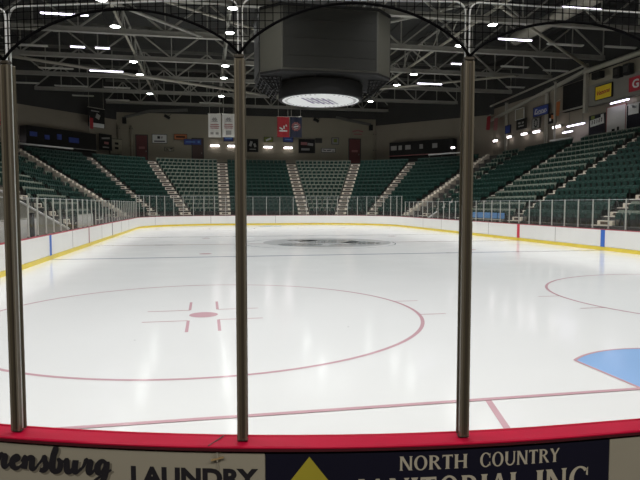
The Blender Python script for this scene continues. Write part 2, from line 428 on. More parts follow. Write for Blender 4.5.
# ------------------------------------------------------------------ near signs with lettering
def text_polys(txt, size, offset=0.0, space=1.0, shear=0.0):
    cu = bpy.data.curves.new('t', 'FONT'); cu.body = txt; cu.size = size; cu.offset = offset; cu.space_character = space; cu.shear = shear
    cu.resolution_u = 4
    o = bpy.data.objects.new('t', cu); COL.objects.link(o)
    dg = bpy.context.evaluated_depsgraph_get(); dg.update()
    me = bpy.data.meshes.new_from_object(o.evaluated_get(dg))
    vs = [v.co.copy() for v in me.vertices]; fs = [tuple(p.vertices) for p in me.polygons]
    bpy.data.objects.remove(o); bpy.data.meshes.remove(me); bpy.data.curves.remove(cu)
    return vs, fs
def fit_text(vs, x0, x1, y0, y1):
    ax, bx = min(v.x for v in vs), max(v.x for v in vs); ay, by = min(v.y for v in vs), max(v.y for v in vs)
    return [Vector((x0 + (v.x - ax) / (bx - ax) * (x1 - x0), y0 + (v.y - ay) / (by - ay) * (y1 - y0), 0)) for v in vs]

def ring(cx, cy, rx, ry, ix, iy, a0, a1, n=20):
    vs = []; fs = []
    for i in range(n + 1):
        a = math.radians(a0 + (a1 - a0) * i / n)
        vs += [Vector((cx + rx * math.cos(a), cy + ry * math.sin(a), 0)), Vector((cx + ix * math.cos(a), cy + iy * math.sin(a), 0))]
    for i in range(n): fs.append((2 * i, 2 * i + 1, 2 * i + 3, 2 * i + 2))
    return vs, fs
def quadp(*p): return [Vector((x, y, 0)) for x, y in p], [tuple(range(len(p)))]
def rc(x0, y0, x1, y1): return quadp((x0, y0), (x1, y0), (x1, y1), (x0, y1))
def stem(x, w, y0=0, y1=1, f=0.05, h=0.05):                     # a stem with small flared serifs
    x, w = x - 0.02, w + 0.04
    c = x + w / 2
    return [rc(x, y0, x + w, y1), quadp((x - f, y0), (x + w + f, y0), (x + w, y0 + h + 0.03), (x, y0 + h + 0.03)), quadp((x, y1 - h - 0.03), (x + w, y1 - h - 0.03), (x + w + f, y1), (x - f, y1))]
SERIF = {
    'I': (0.30, lambda: stem(0.06, 0.18)),
    'N': (0.86, lambda: stem(0.06, 0.10) + stem(0.70, 0.10) + [quadp((0.02, 1), (0.24, 1), (0.80, 0), (0.62, 0))]),
    'O': (0.92, lambda: [ring(0.46, 0.5, 0.44, 0.53, 0.25, 0.45, 0, 360, 32)]),
    'C': (0.84, lambda: [ring(0.46, 0.5, 0.44, 0.53, 0.25, 0.45, 42, 318, 26), quadp((0.72, 0.66), (0.80, 0.62), (0.80, 0.98), (0.74, 0.90)), quadp((0.72, 0.32), (0.74, 0.12), (0.82, 0.06), (0.80, 0.36))]),
    'R': (0.80, lambda: stem(0.06, 0.17) + [ring(0.30, 0.745, 0.38, 0.255, 0.19, 0.165, -90, 90, 14), rc(0.2, 0.91, 0.31, 1.0), rc(0.2, 0.49, 0.31, 0.58), quadp((0.30, 0.52), (0.46, 0.52), (0.84, 0), (0.62, 0))]),
    'T': (0.74, lambda: stem(0.28, 0.18) + [rc(0.02, 0.90, 0.72, 1.0), quadp((0.02, 0.78), (0.09, 0.90), (0.02, 1.0)), quadp((0.72, 0.78), (0.72, 1.0), (0.65, 0.90))]),
    'H': (0.92, lambda: stem(0.06, 0.17) + stem(0.66, 0.17) + [rc(0.2, 0.46, 0.7, 0.55)]),
    'U': (0.86, lambda: stem(0.06, 0.17, 0.33, 1)[:1] + [quadp((0.06, 0.9), (0.23, 0.9), (0.28, 1), (0.01, 1)), rc(0.68, 0.33, 0.79, 1), quadp((0.68, 0.9), (0.79, 0.9), (0.84, 1), (0.63, 1)), ring(0.425, 0.36, 0.365, 0.38, 0.23, 0.28, 180, 360, 18)]),
    'Y': (0.78, lambda: stem(0.29, 0.18, 0, 0.5)[:2] + [quadp((0.29, 0.48), (0.47, 0.48), (0.22, 1), (0.0, 1)), quadp((0.33, 0.5), (0.47, 0.5), (0.78, 1), (0.64, 1))]),
    'J': (0.46, lambda: stem(0.20, 0.18, 0.1, 1)[:1] + [quadp((0.20, 0.92), (0.38, 0.92), (0.43, 1), (0.15, 1)), ring(0.12, 0.08, 0.26, 0.25, 0.08, 0.17, 270, 370, 10), quadp((0.0, -0.17), (0.13, -0.17), (0.1, -0.06), (0.0, -0.05))]),
    'A': (0.86, lambda: [quadp((0.02, 0), (0.13, 0), (0.46, 1), (0.36, 1)), quadp((0.62, 0), (0.84, 0), (0.52, 1), (0.36, 1)), rc(0.2, 0.30, 0.66, 0.38), rc(-0.02, 0, 0.2, 0.05), rc(0.58, 0, 0.88, 0.05)]),
    'L': (0.62, lambda: stem(0.06, 0.17) + [rc(0.2, 0, 0.58, 0.09), quadp((0.58, 0), (0.60, 0.24), (0.52, 0.09))]),
    ' ': (0.38, lambda: []),
}
def serif_polys(txt, gap=0.09):
    x = 0; vs = []; fs = []
    for ch in txt:
        w, g = SERIF[ch]
        for v, f in g():
            b0 = len(vs); vs += [Vector((p.x + x, p.y, 0)) for p in v]; fs += [tuple(b0 + i for i in q) for q in f]
        x += w + gap
    return vs, fs
def catmull(pts, n=6):
    out = []
    P = [pts[0]] + list(pts) + [pts[-1]]
    for i in range(1, len(P) - 2):
        for k in range(n):
            t = k / n
            out.append(tuple(0.5 * (2 * P[i][j] + (P[i + 1][j] - P[i - 1][j]) * t + (2 * P[i - 1][j] - 5 * P[i][j] + 4 * P[i + 1][j] - P[i + 2][j]) * t * t + (3 * P[i][j] - P[i - 1][j] - 3 * P[i + 1][j] + P[i + 2][j]) * t ** 3) for j in range(len(pts[0]))))
    out.append(tuple(pts[-1])); return out
BRUSH = {   # strokes of a heavy brush script: (x, y, width); x-height 1
    'r': (0.95, [[(-0.1, 0.15, .1), (0.15, 0.55, .14), (0.3, 1.05, .2), (0.36, 0.92, .2), (0.62, 0.92, .24), (0.55, 0.45, .3), (0.60, 0.05, .26), (0.80, 0.1, .14), (1.0, 0.4, .1)]]),
    'e': (0.95, [[(0.0, 0.35, .1), (0.35, 0.5, .14), (0.66, 0.78, .2), (0.52, 1.02, .18), (0.26, 0.75, .26), (0.24, 0.25, .30), (0.5, 0.0, .24), (0.78, 0.12, .14), (1.0, 0.4, .1)]]),
    'n': (1.15, [[(-0.05, 0.55, .1), (0.18, 0.98, .2), (0.22, 0.55, .28), (0.18, 0.0, .28)], [(0.22, 0.4, .12), (0.48, 0.92, .2), (0.72, 0.9, .26), (0.74, 0.5, .28), (0.78, 0.08, .26), (0.98, 0.08, .14), (1.2, 0.4, .1)]]),
    's': (0.85, [[(0.0, 0.35, .1), (0.3, 0.8, .14), (0.45, 1.1, .2), (0.52, 0.75, .24), (0.66, 0.4, .3), (0.5, 0.02, .26), (0.2, 0.05, .22)], [(0.5, 0.02, .14), (0.75, 0.15, .12), (0.9, 0.4, .1)]]),
    'b': (1.1, [[(0.0, 0.4, .1), (0.25, 0.9, .12), (0.44, 1.6, .16), (0.34, 1.85, .2), (0.24, 1.2, .28), (0.24, 0.3, .30), (0.44, 0.0, .26), (0.76, 0.15, .26), (0.80, 0.7, .24), (0.62, 0.98, .16), (0.85, 0.85, .12), (1.1, 0.8, .1)]]),
    'u': (1.2, [[(-0.1, 0.7, .1), (0.12, 0.98, .2), (0.16, 0.5, .28), (0.26, 0.04, .26), (0.52, 0.1, .2), (0.72, 0.6, .16), (0.76, 0.98, .26), (0.74, 0.5, .28), (0.80, 0.06, .26), (1.0, 0.1, .14), (1.2, 0.4, .1)]]),
    'g': (1.1, [[(0.72, 0.9, .16), (0.42, 1.02, .22), (0.18, 0.6, .28), (0.28, 0.1, .26), (0.55, 0.2, .18), (0.74, 0.7, .18), (0.78, 0.98, .24), (0.78, 0.4, .28), (0.70, -0.35, .26), (0.42, -0.75, .22), (0.12, -0.6, .18), (0.3, -0.3, .12), (0.75, 0.0, .1), (1.15, 0.4, .1)]]),
}
def brush_polys(txt):
    x = 0; vs = []; fs = []
    for ch in txt:
        w, strokes = BRUSH[ch]
        for sk in strokes:
            c = catmull(sk); b0 = len(vs)
            for i, (px, py, pw) in enumerate(c):
                q, r = c[max(i - 1, 0)], c[min(i + 1, len(c) - 1)]
                dx, dy = r[0] - q[0], r[1] - q[1]; L = math.hypot(dx, dy) or 1
                nx, ny = -dy / L * pw * 0.82, dx / L * pw * 0.82
                vs += [Vector((px + x + nx + 0.12 * (py + ny), py + ny, 0)), Vector((px + x - nx + 0.12 * (py - ny), py - ny, 0))]
            fs += [(b0 + 2 * i, b0 + 2 * i + 1, b0 + 2 * i + 3, b0 + 2 * i + 2) for i in range(len(c) - 1)]
        x += w
    return vs, fs
def near_lettering(vs, fs, name, m, parent, off, thick=0.002):
    b = MB(); n = len(vs)
    b.add([npt(v.x, off, v.y) for v in vs], fs)
    return b.build(name, m, parent, recalc=False)
def near_panel(s0, s1, z0, z1, off, th, name, m, parent=None):
    n = max(2, int((s1 - s0) / 0.08)); path = []
    for i in range(n + 1):
        a = (s0 + (s1 - s0) * i / n) / (RC + 0.19)
        path.append((-CXR + RC * math.sin(a), CYN - RC * math.cos(a), math.sin(a), -math.cos(a)) if a <= 0 else (-CXR + s0 + (s1 - s0) * i / n, CYN - RC, 0, -1))
    b = MB(); b.sweep(path, [(off, z0), (off, z1), (off + th, z1), (off + th, z0)])
    return b.build(name, m, parent)
sg = tag(empty('advertising_sign'), 'cream laundry advertising board with dark script lettering under the red sill', 'sign', 'advertising signs on the near boards')
near_panel(-4.3, -1.778, 0.30, 1.022, 0.122, 0.014, 'sign_panel', 'cream', sg)
v, f = brush_polys('rensburg'); v = fit_text(v, -3.315, -2.612, 0.818, 1.030)
near_lettering([Vector((p.x + 0.012, p.y - 0.010, 0)) for p in v], f, 'lettering_shadow', 'lettering_shadow', sg, 0.1366)
near_lettering(v, f, 'script_lettering', 'lettering_dark', sg, 0.1385)
v, f = text_polys('LAUNDRY', 0.14, 0.0065); v = fit_text(v, -2.507, -1.813, 0.834, 0.940)
near_lettering(v, f, 'block_lettering', 'lettering_dark', sg, 0.1370)
sg = tag(empty('advertising_sign'), 'navy janitorial advertising board with cream capitals and a yellow triangle', 'sign', 'advertising signs on the near boards')
near_panel(-1.774, 0.164, 0.30, 1.022, 0.122, 0.014, 'sign_panel', 'navy', sg)
for wd, x0_, x1_ in (('NORTH', -1.0576, -0.6821), ('COUNTRY', -0.6106, -0.1453)):
    v, f = serif_polys(wd); v = fit_text(v, x0_, x1_, 0.918, 1.000); near_lettering(v, f, 'lettering', 'lettering_cream', sg, 0.1370)
for wd, x0_, x1_, zlo in (('JANITORIAL', -1.2984, -0.3616, 0.715), ('INC', -0.2841, 0.0364, 0.737)):
    v, f = serif_polys(wd); v = fit_text(v, x0_, x1_, zlo, 0.884); near_lettering(v, f, 'lettering', 'lettering_cream', sg, 0.1370)
tri_v = []
for k in range(13):
    xk = -1.765 + 0.448 * k / 12; tri_v += [Vector((xk, 0.72, 0)), Vector((xk, 0.72 + 0.286 * (1 - abs(k / 6 - 1)), 0))]
near_lettering(tri_v, [(2 * k, 2 * k + 2, 2 * k + 3, 2 * k + 1) for k in range(12)], 'yellow_triangle', 'yellow', sg, 0.1370)
sg = tag(empty('advertising_sign'), 'plain beige sign panel beside the navy board at the frame edge', 'sign', 'advertising signs on the near boards')
near_panel(0.168, 2.4, 0.30, 1.022, 0.122, 0.014, 'sign_panel', 'cream', sg)
t = tag(empty('latch'), 'small brass latch hanging from the red sill joint above the laundry sign', 'latch')
b = MB(); b.bar(npt(-2.06, 0.156, 0.992), npt(-1.995, 0.156, 1.010), 0.010, 0.008); b.build('latch_bar', 'latch', t)
b = MB(); b.bar(npt(-2.03, 0.148, 1.032), npt(-2.03, 0.148, 0.985), 0.02, 0.008); b.bar(npt(-2.03, 0.143, 0.985), npt(-2.025, 0.143, 0.935), 0.008, 0.004); b.build('latch_plate', 'vom', t)

# ------------------------------------------------------------------ near glass: posts, panes, net
POST_S = [-4.345, -3.067 - 0.0, -1.836, -0.62, 0.60]            # arc lengths (radius RC+0.19)
def corner_angle(x, y): return math.atan2(x + CXR, CYN - y)
POST_A = [corner_angle(-7.666, -2.861), corner_angle(-6.429, -3.214), corner_angle(-5.247, -3.415)]
da = POST_A[1] - POST_A[0]; db = POST_A[2] - POST_A[1]
POST_A = [POST_A[0] - da] + POST_A + [POST_A[2] + db]
def ppt(a, off, z):
    if a > 0: return Vector((-CXR + RC * a, CYN - RC - off, z))
    return Vector((-CXR + (RC + off) * math.sin(a), CYN - (RC + off) * math.cos(a), z))
PLAB = ['brown metal glass post beyond the frame edge above the cream sign', 'leftmost of three tall brown metal posts, above the script lettering', 'middle of the three tall brown metal posts, beside the sill joint',
        'tall brown metal post above the navy sign, in front of the empty stand', 'brown metal glass post beyond the frame edge above the beige panel']
PTOP = 3.095
for i, a in enumerate(POST_A):
    t = tag(empty('glass_post', ppt(a, 0.050, BT), min(a, 0)), PLAB[i], 'post', 'posts of the near glass')
    b = MB(); b.box((0, -0.024, (PTOP - BT) / 2), (0.046, 0.030, PTOP - BT), bev=0.006); b.build('post_body', 'post_brown', t)
    b = MB(); b.box((0, 0.018, (PTOP - BT) / 2), (0.046, 0.018, PTOP - BT), bev=0.005); b.build('rear_cover', 'post_brown', t)
    b = MB(); b.box((-0.020, -0.042, (PTOP - BT) / 2), (0.013, 0.012, PTOP - BT - 0.01), bev=0.003); b.box((0.021, -0.042, (PTOP - BT) / 2), (0.012, 0.012, PTOP - BT - 0.01), bev=0.003); b.build('edge_flange', 'post_light', t)
    b = MB(); b.box((0.004, -0.0395, (PTOP - BT) / 2), (0.010, 0.004, PTOP - BT - 0.03)); b.build('groove_strip', 'post_dark', t)
    b = MB(); b.box((0, -0.026, 0.004), (0.056, 0.034, 0.008), bev=0.002); b.build('base_plate', 'post_dark', t)
    b = MB(); b.box((0, -0.026, PTOP - BT + 0.008), (0.054, 0.036, 0.018), bev=0.004); b.build('post_cap', 'post_dark', t)
GT = 3.408
for i in range(len(POST_A) - 1):
    a0, a1 = POST_A[i], POST_A[i + 1]
    g = 0.010 / RC
    pa, pb = ppt(a0 + g, 0.050, 0), ppt(a1 - g, 0.050, 0)
    u = (pb - pa); Lg = u.length; u.normalize(); nrm = Vector((u.y, -u.x, 0))
    z0 = BT + 0.004; r = 0.055; top = GT
    out = [(0, z0), (Lg, z0)]
    out += [(Lg - r + r * math.sin(k * PI / 12), top - r + r * math.cos(k * PI / 12)) for k in range(6, -1, -1)]
    out += [(r - r * math.sin(k * PI / 12), top - r + r * math.cos(k * PI / 12)) for k in range(0, 7)]
    n = len(out); th = 0.006
    t = tag(empty('glazing_sheet', (pa + pb) / 2 + Vector((0, 0, BT))),
            ['clear glass pane beyond the leftmost brown post', 'clear glass pane between the leftmost and the middle brown posts', 'clear glass pane between the middle brown post and the post above the navy sign',
             'clear glass pane past the post above the navy sign, facing the blue crease'][i], 'glass pane', 'panes of the near glass')
    inv = Matrix.Translation(-Vector(t.location))
    P = lambda s_, z_, o_: pa + u * s_ + nrm * o_ + Vector((0, 0, z_))
    b = MB(); b.add([P(s_, z_, 0) for s_, z_ in out], [tuple(range(n))])
    o = b.build('clear_sheet', 'pane_near', t, recalc=False); o.matrix_parent_inverse = inv
    b = MB()
    vs = [P(s_, z_, -th) for s_, z_ in out] + [P(s_, z_, th) for s_, z_ in out]
    cx, cz = Lg / 2, (z0 + top) / 2
    inn = [(cx + (s_ - cx) * (1 - 0.0065), cz + (z_ - cz) * (1 - 0.0045)) for s_, z_ in out]
    vs += [P(s_, z_, -th) for s_, z_ in inn] + [P(s_, z_, th) for s_, z_ in inn]
    fs = []
    for k in range(1, n):
        j = (k + 1) % n
        fs += [(k, j, n + j, n + k), (k, j, 2 * n + j, 2 * n + k), (n + k, n + j, 3 * n + j, 3 * n + k)]
    b.add(vs, fs); o = b.build('polished_edge', 'pane_edge', t, recalc=False); o.matrix_parent_inverse = inv

def rope_z(t, i): return 3.115 + (0.22, 0.235, 0.255, 0.20)[i] * (max(0, 1 - (2 * t - 1) ** 2)) ** 0.8
net = tag(empty('safety_net', ppt(POST_A[2], 0.09, 3.2)), 'black safety net with scalloped rope edge hung along the post tops', 'net')
inv = Matrix.Translation(-Vector(net.location))
b = MB()
for i in range(4):
    pts = [ppt(POST_A[i] + (POST_A[i + 1] - POST_A[i]) * k / 28, 0.090, rope_z(k / 28, i)) for k in range(29)]
    b.tube(pts, 0.0075, 6)
o = b.build('border_rope', 'rope', net); o.matrix_parent_inverse = inv
NT = 4.75
b = MB(); nr = 0.0026; cell = 0.040
aa0, aa1 = POST_A[0], POST_A[-1]
nn = int((aa1 - aa0) * RC / cell)
def zlow(a):
    for i in range(4):
        if a <= POST_A[i + 1] + 1e-9:
            return rope_z(min(1, max(0, (a - POST_A[i]) / (POST_A[i + 1] - POST_A[i]))), i)
    return 3.2
colsA = [aa0 + (aa1 - aa0) * k / nn for k in range(nn + 1)]
for a in colsA: b.tube([ppt(a, 0.090, zlow(a)), ppt(a, 0.090, NT)], nr, 3, sm=False, cap=False)
zz = 3.12
while zz < NT:
    for k in range(nn):
        if zz >= max(zlow(colsA[k]), zlow(colsA[k + 1])): b.tube([ppt(colsA[k], 0.090, zz), ppt(colsA[k + 1], 0.090, zz)], nr, 3, sm=False, cap=False)
    zz += cell
o = b.build('net_mesh', 'net', net, recalc=False); o.matrix_parent_inverse = inv
b = MB(); b.tube([ppt(a, 0.090, NT) for a in colsA[::4]], 0.006, 6)
for a in POST_A: b.tube([ppt(a, 0.090, NT), ppt(a, 0.090, 17.8)], 0.004, 4)
o = b.build('support_cable', 'rope', net); o.matrix_parent_inverse = inv

# ------------------------------------------------------------------ far and side glass
def thin_posts_and_panes():
    runs = []   # (name for the label, list of (x,y,nx,ny), top)
    L = [(-W, y, -1, 0) for y in [12.2 + 1.22 * k for k in range(32)]]
    R = [(W, y, 1, 0) for y in [12.2 + 1.22 * k for k in range(32)]]
    far = []
    for i in range(12):
        a = PI - PI / 2 * (i + 0.3) / 11.3
        far.append((-CXR + RC * math.cos(a), CYF + RC * math.sin(a), math.cos(a), math.sin(a)))
    nf = len(far)
    for i in range(1, 6): far.append((-CXR + 2 * CXR * i / 6, Y1, 0, 1))
    for i in range(12):
        a = PI / 2 - PI / 2 * i / 11.3
        far.append((CXR + RC * math.cos(a), CYF + RC * math.sin(a), math.cos(a), math.sin(a)))
    pb = MB(); 
    def proto(h):
        t = empty('rink_post'); b = MB(); b.box((0, 0, h / 2), (0.05, 0.06, h), bev=0.006); b.build('post_rail', 'post_silver', t)
        b = MB(); b.box((0, 0, 0.03), (0.085, 0.10, 0.06), bev=0.008); b.build('post_foot', 'seam', t); return t
    for run, top, desc in ((L, 2.60, 'on the ramp side boards'), (R, 2.60, 'below the yellow sign stand'), (far, 3.20, 'round the far end boards')):
        p0 = proto(top - BT)
        for i, (x, y, nx, ny) in enumerate(run):
            o = p0 if i == 0 else copy_tree(p0)
            o.location = (x + nx * 0.085, y + ny * 0.085, BT); o.rotation_euler = (0, 0, math.atan2(ny, nx) + PI / 2)
            order = ordinal(i) + (' from the camera end' if run is not far else ' counting from the ramp side')
            tag(o, 'slim silver glass post ' + desc + ', ' + order, 'post', 'silver posts ' + desc)
        for i in range(len(run) - 1):
            q0, q1 = run[i], run[i + 1]
            A = Vector((q0[0] + q0[2] * 0.085, q0[1] + q0[3] * 0.085, 0)); B = Vector((q1[0] + q1[2] * 0.085, q1[1] + q1[3] * 0.085, 0))
            u = (B - A).normalized(); A, B = A + u * 0.052, B - u * 0.052; mid = (A + B) / 2; h = top - BT - 0.03; ln = (B - A).length
            b = MB(); b.add([(-ln / 2, 0, 0.0), (ln / 2, 0, 0.0), (ln / 2, 0, h), (-ln / 2, 0, h)], [(0, 1, 2, 3)])
            b.box((0, 0, h), (ln, 0.012, 0.012), 1)
            o = b.build('rink_glass', ['pane_far', 'pane_edge'], None, recalc=False)
            o.location = (mid.x, mid.y, BT); o.rotation_euler = (0, 0, math.atan2(u.y, u.x))
            order = ordinal(i) + (' from the camera end' if run is not far else ' counting from the ramp side')
            tag(o, 'hazy glass pane ' + desc + ', ' + order, 'glass pane', 'glass panes ' + desc)
thin_posts_and_panes()
for y, lab in ((18.3, 'short black padded gate post behind the glass, just before the blue board stripe'), (25.5, 'short black padded gate post behind the glass, in front of the beige end wall'), (31.4, 'short black padded gate post behind the glass, just past the red board stripe'), (38.0, 'short black padded gate post behind the glass, beyond the last white partition')):
    t = tag(empty('gate_post', (-W - 0.30, y, 0)), lab, 'post', 'gate posts of the team box')
    b = MB(); b.box((0, 0, 0.98), (0.16, 0.22, 1.96), bev=0.02); b.build('pad', 'black', t)
    b = MB(); b.box((0, 0, 1.98), (0.18, 0.24, 0.04), bev=0.01); b.build('cap', 'black', t)

# ------------------------------------------------------------------ seating bowl
ROWS, TREAD, RISE, OF0, ZF0 = 14, 0.80, 0.48, 1.5, 1.15
YN = 6.0
bowl = rink_path(29.72, YN, step=3.0, sstep=6.0)
b = MB()
prof = [(OF0, -0.02), (OF0, ZF0)]
for r in range(ROWS):
    prof.append((OF0 + TREAD * (r + 1), ZF0 + RISE * r))
    prof.append((OF0 + TREAD * (r + 1), ZF0 + RISE * (r + 1)))
ZW = ZF0 + RISE * ROWS
prof += [(17.5, ZW), (17.5, ZW - 0.25), (OF0 + TREAD * ROWS + 0.2, ZW - 0.25), (OF0 + TREAD * ROWS + 0.2, -0.02)]
b.sweep(bowl, prof)
tag(b.build('terrace_floor', 'terrace', None), 'dark stepped concrete terrace under the green seats', None, None, 'structure')

AISLE = 1.25
# aisles: ('L'|'R', y) on the straights, ('CL'|'CR', deg from the far direction) in the corners
AISLES = [('L', 31.5), ('L', 40.3), ('L', 49.3), ('CL', 74.5), ('CL', 47.5), ('CL', 25.0), ('CL', 0.0), ('CR', 0.0), ('CR', 24.0), ('CR', 45.5), ('CR', 74.5), ('R', 49.3), ('R', 40.2), ('R', 31.5), ('R', 22.2), ('R', 13.2)]
def bowl_frame(kind, v):
    """Origin on the board line, outward unit vector."""
    if kind == 'L': return Vector((-W, v, 0)), Vector((-1, 0, 0))
    if kind == 'R': return Vector((W, v, 0)), Vector((1, 0, 0))
    a = math.radians(v); s = -1 if kind == 'CL' else 1
    n = Vector((s * math.sin(a), math.cos(a), 0))
    return Vector((s * CXR, CYF, 0)) + n * RC, n
ALAB = ['pale stair aisle beside the beige end wall of the ramp side stand', 'pale stair aisle on the ramp side, third before the corner', 'pale stair aisle where the ramp side stand meets its corner', 'broad pale stair aisle running up to the white drink rail on the ramp side', 'pale stair aisle climbing beneath the black banner in the ramp side corner',
        'slanted pale stair aisle below the brown red door in the far end', 'upright pale stair aisle below the white banners', 'pale stair aisle below the red and navy banners', 'pale stair aisle below the dark red door in the far end',
        'slanted pale stair aisle ending at the drink rail away from the ramp side', 'broad pale stair aisle beside the tall brown post in the far corner', 'stepped aisle just past the far corner in the stand with wall lights',
        'stepped aisle leading up below the blue wall sign', 'stepped aisle leading up towards the yellow sign', 'stepped aisle at the frame edge beside the blue board stripe', 'stepped aisle beyond the frame edge under the red sign']
for i, (k, v) in enumerate(AISLES):
    o0, n = bowl_frame(k, v); t = tag(empty('aisle_stair', (o0 + n * OF0)), ALAB[i], 'stairs', 'stair aisles of the seating bowl')
    t.rotation_euler = (0, 0, math.atan2(n.y, n.x))
    b = MB(); d = MB()
    for r in range(ROWS):
        for h in range(2):
            x0 = TREAD * r + h * TREAD / 2 - (0.30 if h == 0 else 0); z1 = ZF0 + RISE * r + h * RISE / 2 + 0.02
            if h == 0:
                x0 = TREAD * r + 0.01
            b.box((x0 + TREAD / 4, 0, z1 - 0.10), (TREAD / 2, AISLE, 0.24), bev=0.012)
            d.box((x0 + TREAD / 4 + 0.06, 0, z1 + 0.022), (TREAD / 2 - 0.13, AISLE * 0.56, 0.006))
            d.box((x0 - 0.003, 0, z1 - 0.11), (0.010, AISLE * 0.56, 0.15))
    b.build('concrete_steps', 'stair', t); d.build('rubber_tread', 'stair_dark', t)
    if v == 74.5:                                    # stepped cheek wall along the broad corner stair
        sy = -1 if k == 'CR' else 1; b = MB()
        for r in range(ROWS):
            for h in range(2): b.box((TREAD * (r + h / 2) + TREAD / 4, sy * (AISLE / 2 + 0.02), ZF0 + RISE * (r + h / 2) + 0.02), (TREAD / 2, 0.34, 0.70), bev=0.012)
        b.build('cheek_wall', 'stair', t)

def seat_positions():
    """Every seat: (x, y, z, outward angle, row, section index, index in the section, light?)"""
    out = []
    bounds = []
    def along(r):
        off = OF0 + TREAD * r + 0.42; R_ = RC + off
        segL = CYF - YN; segC = R_ * PI / 2; segF = 2 * CXR
        def at(s):
            if s < segL: return Vector((-W - off, YN + s)), PI
            s -= segL
            if s < segC:
                a = PI - s / R_; return Vector((-CXR + R_ * math.cos(a), CYF + R_ * math.sin(a))), a
            s -= segC
            if s < segF: return Vector((-CXR + s, Y1 + off)), PI / 2
            s -= segF
            if s < segC:
                a = PI / 2 - s / R_; return Vector((CXR + R_ * math.cos(a), CYF + R_ * math.sin(a))), a
            s -= segC
            return Vector((W + off, CYF - s)), 0.0
        cuts = []
        for k, v in AISLES:
            if k == 'L': cuts.append(v - YN)
            elif k == 'CL': cuts.append(segL + R_ * math.radians(90 - v))
            elif k == 'CR': cuts.append(segL + segC + segF + R_ * math.radians(v))
            else: cuts.append(segL + 2 * segC + segF + CYF - v)
        return at, cuts, 2 * segL + 2 * segC + segF
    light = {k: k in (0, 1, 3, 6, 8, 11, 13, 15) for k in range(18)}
    for r in range(ROWS):
        at, cuts, tot = along(r); e = [0.3] + cuts + [tot - 0.3]
        for sct in range(len(e) - 1):
            wide = lambda q, near=False: (2.7 if near else 0.22) if ALAB[q].startswith('broad') else 0.03
            a = e[sct] + (AISLE / 2 + wide(sct - 1, sct > 8) if sct > 0 else 0); c = e[sct + 1] - (AISLE / 2 + wide(sct, sct < 8) if sct < len(e) - 2 else 0)
            n = int((c - a) / 0.535)
            for k in range(n):
                p, ang = at(a + (c - a) * (k + 0.5) / n)
                out.append((p.x, p.y, ZF0 + RISE * r, ang, r, sct, k, light[sct]))
    return out
CAM = Vector((-6.61, -6.32, 2.34)); YAW, PITCH, FOC = 0.1922, 0.0617, 580.0
def look(p):
    """Where a point falls in the photograph's frame (only to choose which seats get parts)."""
    d = p - CAM; cy, sy, cp, sp = math.cos(YAW), math.sin(YAW), math.cos(PITCH), math.sin(PITCH)
    F = Vector((sy * cp, cy * cp, -sp)); R_ = Vector((cy, -sy, 0)); U = R_.cross(F); z = d.dot(F)
    return 320 + FOC * d.dot(R_) / z, 240 - FOC * d.dot(U) / z, z
def build_seat(m, label):
    t = empty('stadium_seat')
    b = MB()     # facing -x (towards the ice); local x outward
    n = 6
    vs = []
    for j in range(2):
        for i in range(n + 1):
            y = -0.255 + 0.51 * i / n; cv = 0.025 * (1 - (2 * i / n - 1) ** 2)
            for z, xo in ((0.40, 0.0), (0.62, 0.03), (0.82, 0.09), (0.855, 0.10)):
                yy = y * (1.0 if z < 0.84 else 0.86)
                vs.append((0.17 + cv + xo + j * 0.03, yy, z))
    fs = []; s1 = (n + 1) * 4
    for j in range(2):
        for i in range(n):
            for q in range(3): fs.append((j * s1 + i * 4 + q, j * s1 + (i + 1) * 4 + q, j * s1 + (i + 1) * 4 + q + 1, j * s1 + i * 4 + q + 1))
    for i in range(n): fs += [(i * 4 + 3, (i + 1) * 4 + 3, s1 + (i + 1) * 4 + 3, s1 + i * 4 + 3), (i * 4, (i + 1) * 4, s1 + (i + 1) * 4, s1 + i * 4)]
    for q in range(3): fs += [(q, q + 1, s1 + q + 1, s1 + q), (n * 4 + q, n * 4 + q + 1, s1 + n * 4 + q + 1, s1 + n * 4 + q)]
    b.add(vs, fs, 0, True); b.build('backrest', m, t)
    b = MB(); b.box((0.10, 0, 0.55), (0.05, 0.42, 0.36), rot=Matrix.Rotation(0.16, 3, 'Y'), bev=0.02); b.build('flip_seat', 'seat_dark', t)
    for s in (-1, 1):
        b = MB(); b.box((0.12, s * 0.245, 0.30), (0.07, 0.03, 0.60), bev=0.008); b.box((0.03, s * 0.245, 0.62), (0.30, 0.035, 0.03), bev=0.01); b.build('bracket', 'seat_metal', t)
    return t
def far_seat(b, x, y, z, ang, mi):
    c, s = math.cos(ang), math.sin(ang)
    T = lambda q: (x + c * q[0] - s * q[1], y + s * q[0] + c * q[1], z + q[2])
    vs = []
    for yy, cv in ((-0.258, 0.0), (0.0, 0.02), (0.258, 0.0)):
        for xo, zz in ((0.17, 0.38), (0.22, 0.66), (0.27, 0.85), (0.31, 0.85), (0.25, 0.66), (0.20, 0.38)): vs.append(T((xo + cv, yy, zz)))
    fs = [(i * 6 + q, (i + 1) * 6 + q, (i + 1) * 6 + (q + 1) % 6, i * 6 + (q + 1) % 6) for i in range(2) for q in range(6)]
    fs += [tuple(range(6)), tuple(range(12, 18))]
    b.add(vs, fs, mi)
    vs = [T((xx, yy, zz)) for xx, zz in ((0.04, 0.70), (0.10, 0.72), (0.16, 0.40), (0.10, 0.38)) for yy in (-0.2, 0.2)]
    mi = 0
    b.add(vs, [(0, 2, 3, 1), (2, 4, 5, 3), (4, 6, 7, 5), (6, 0, 1, 7), (0, 2, 4, 6), (1, 3, 5, 7)], mi)
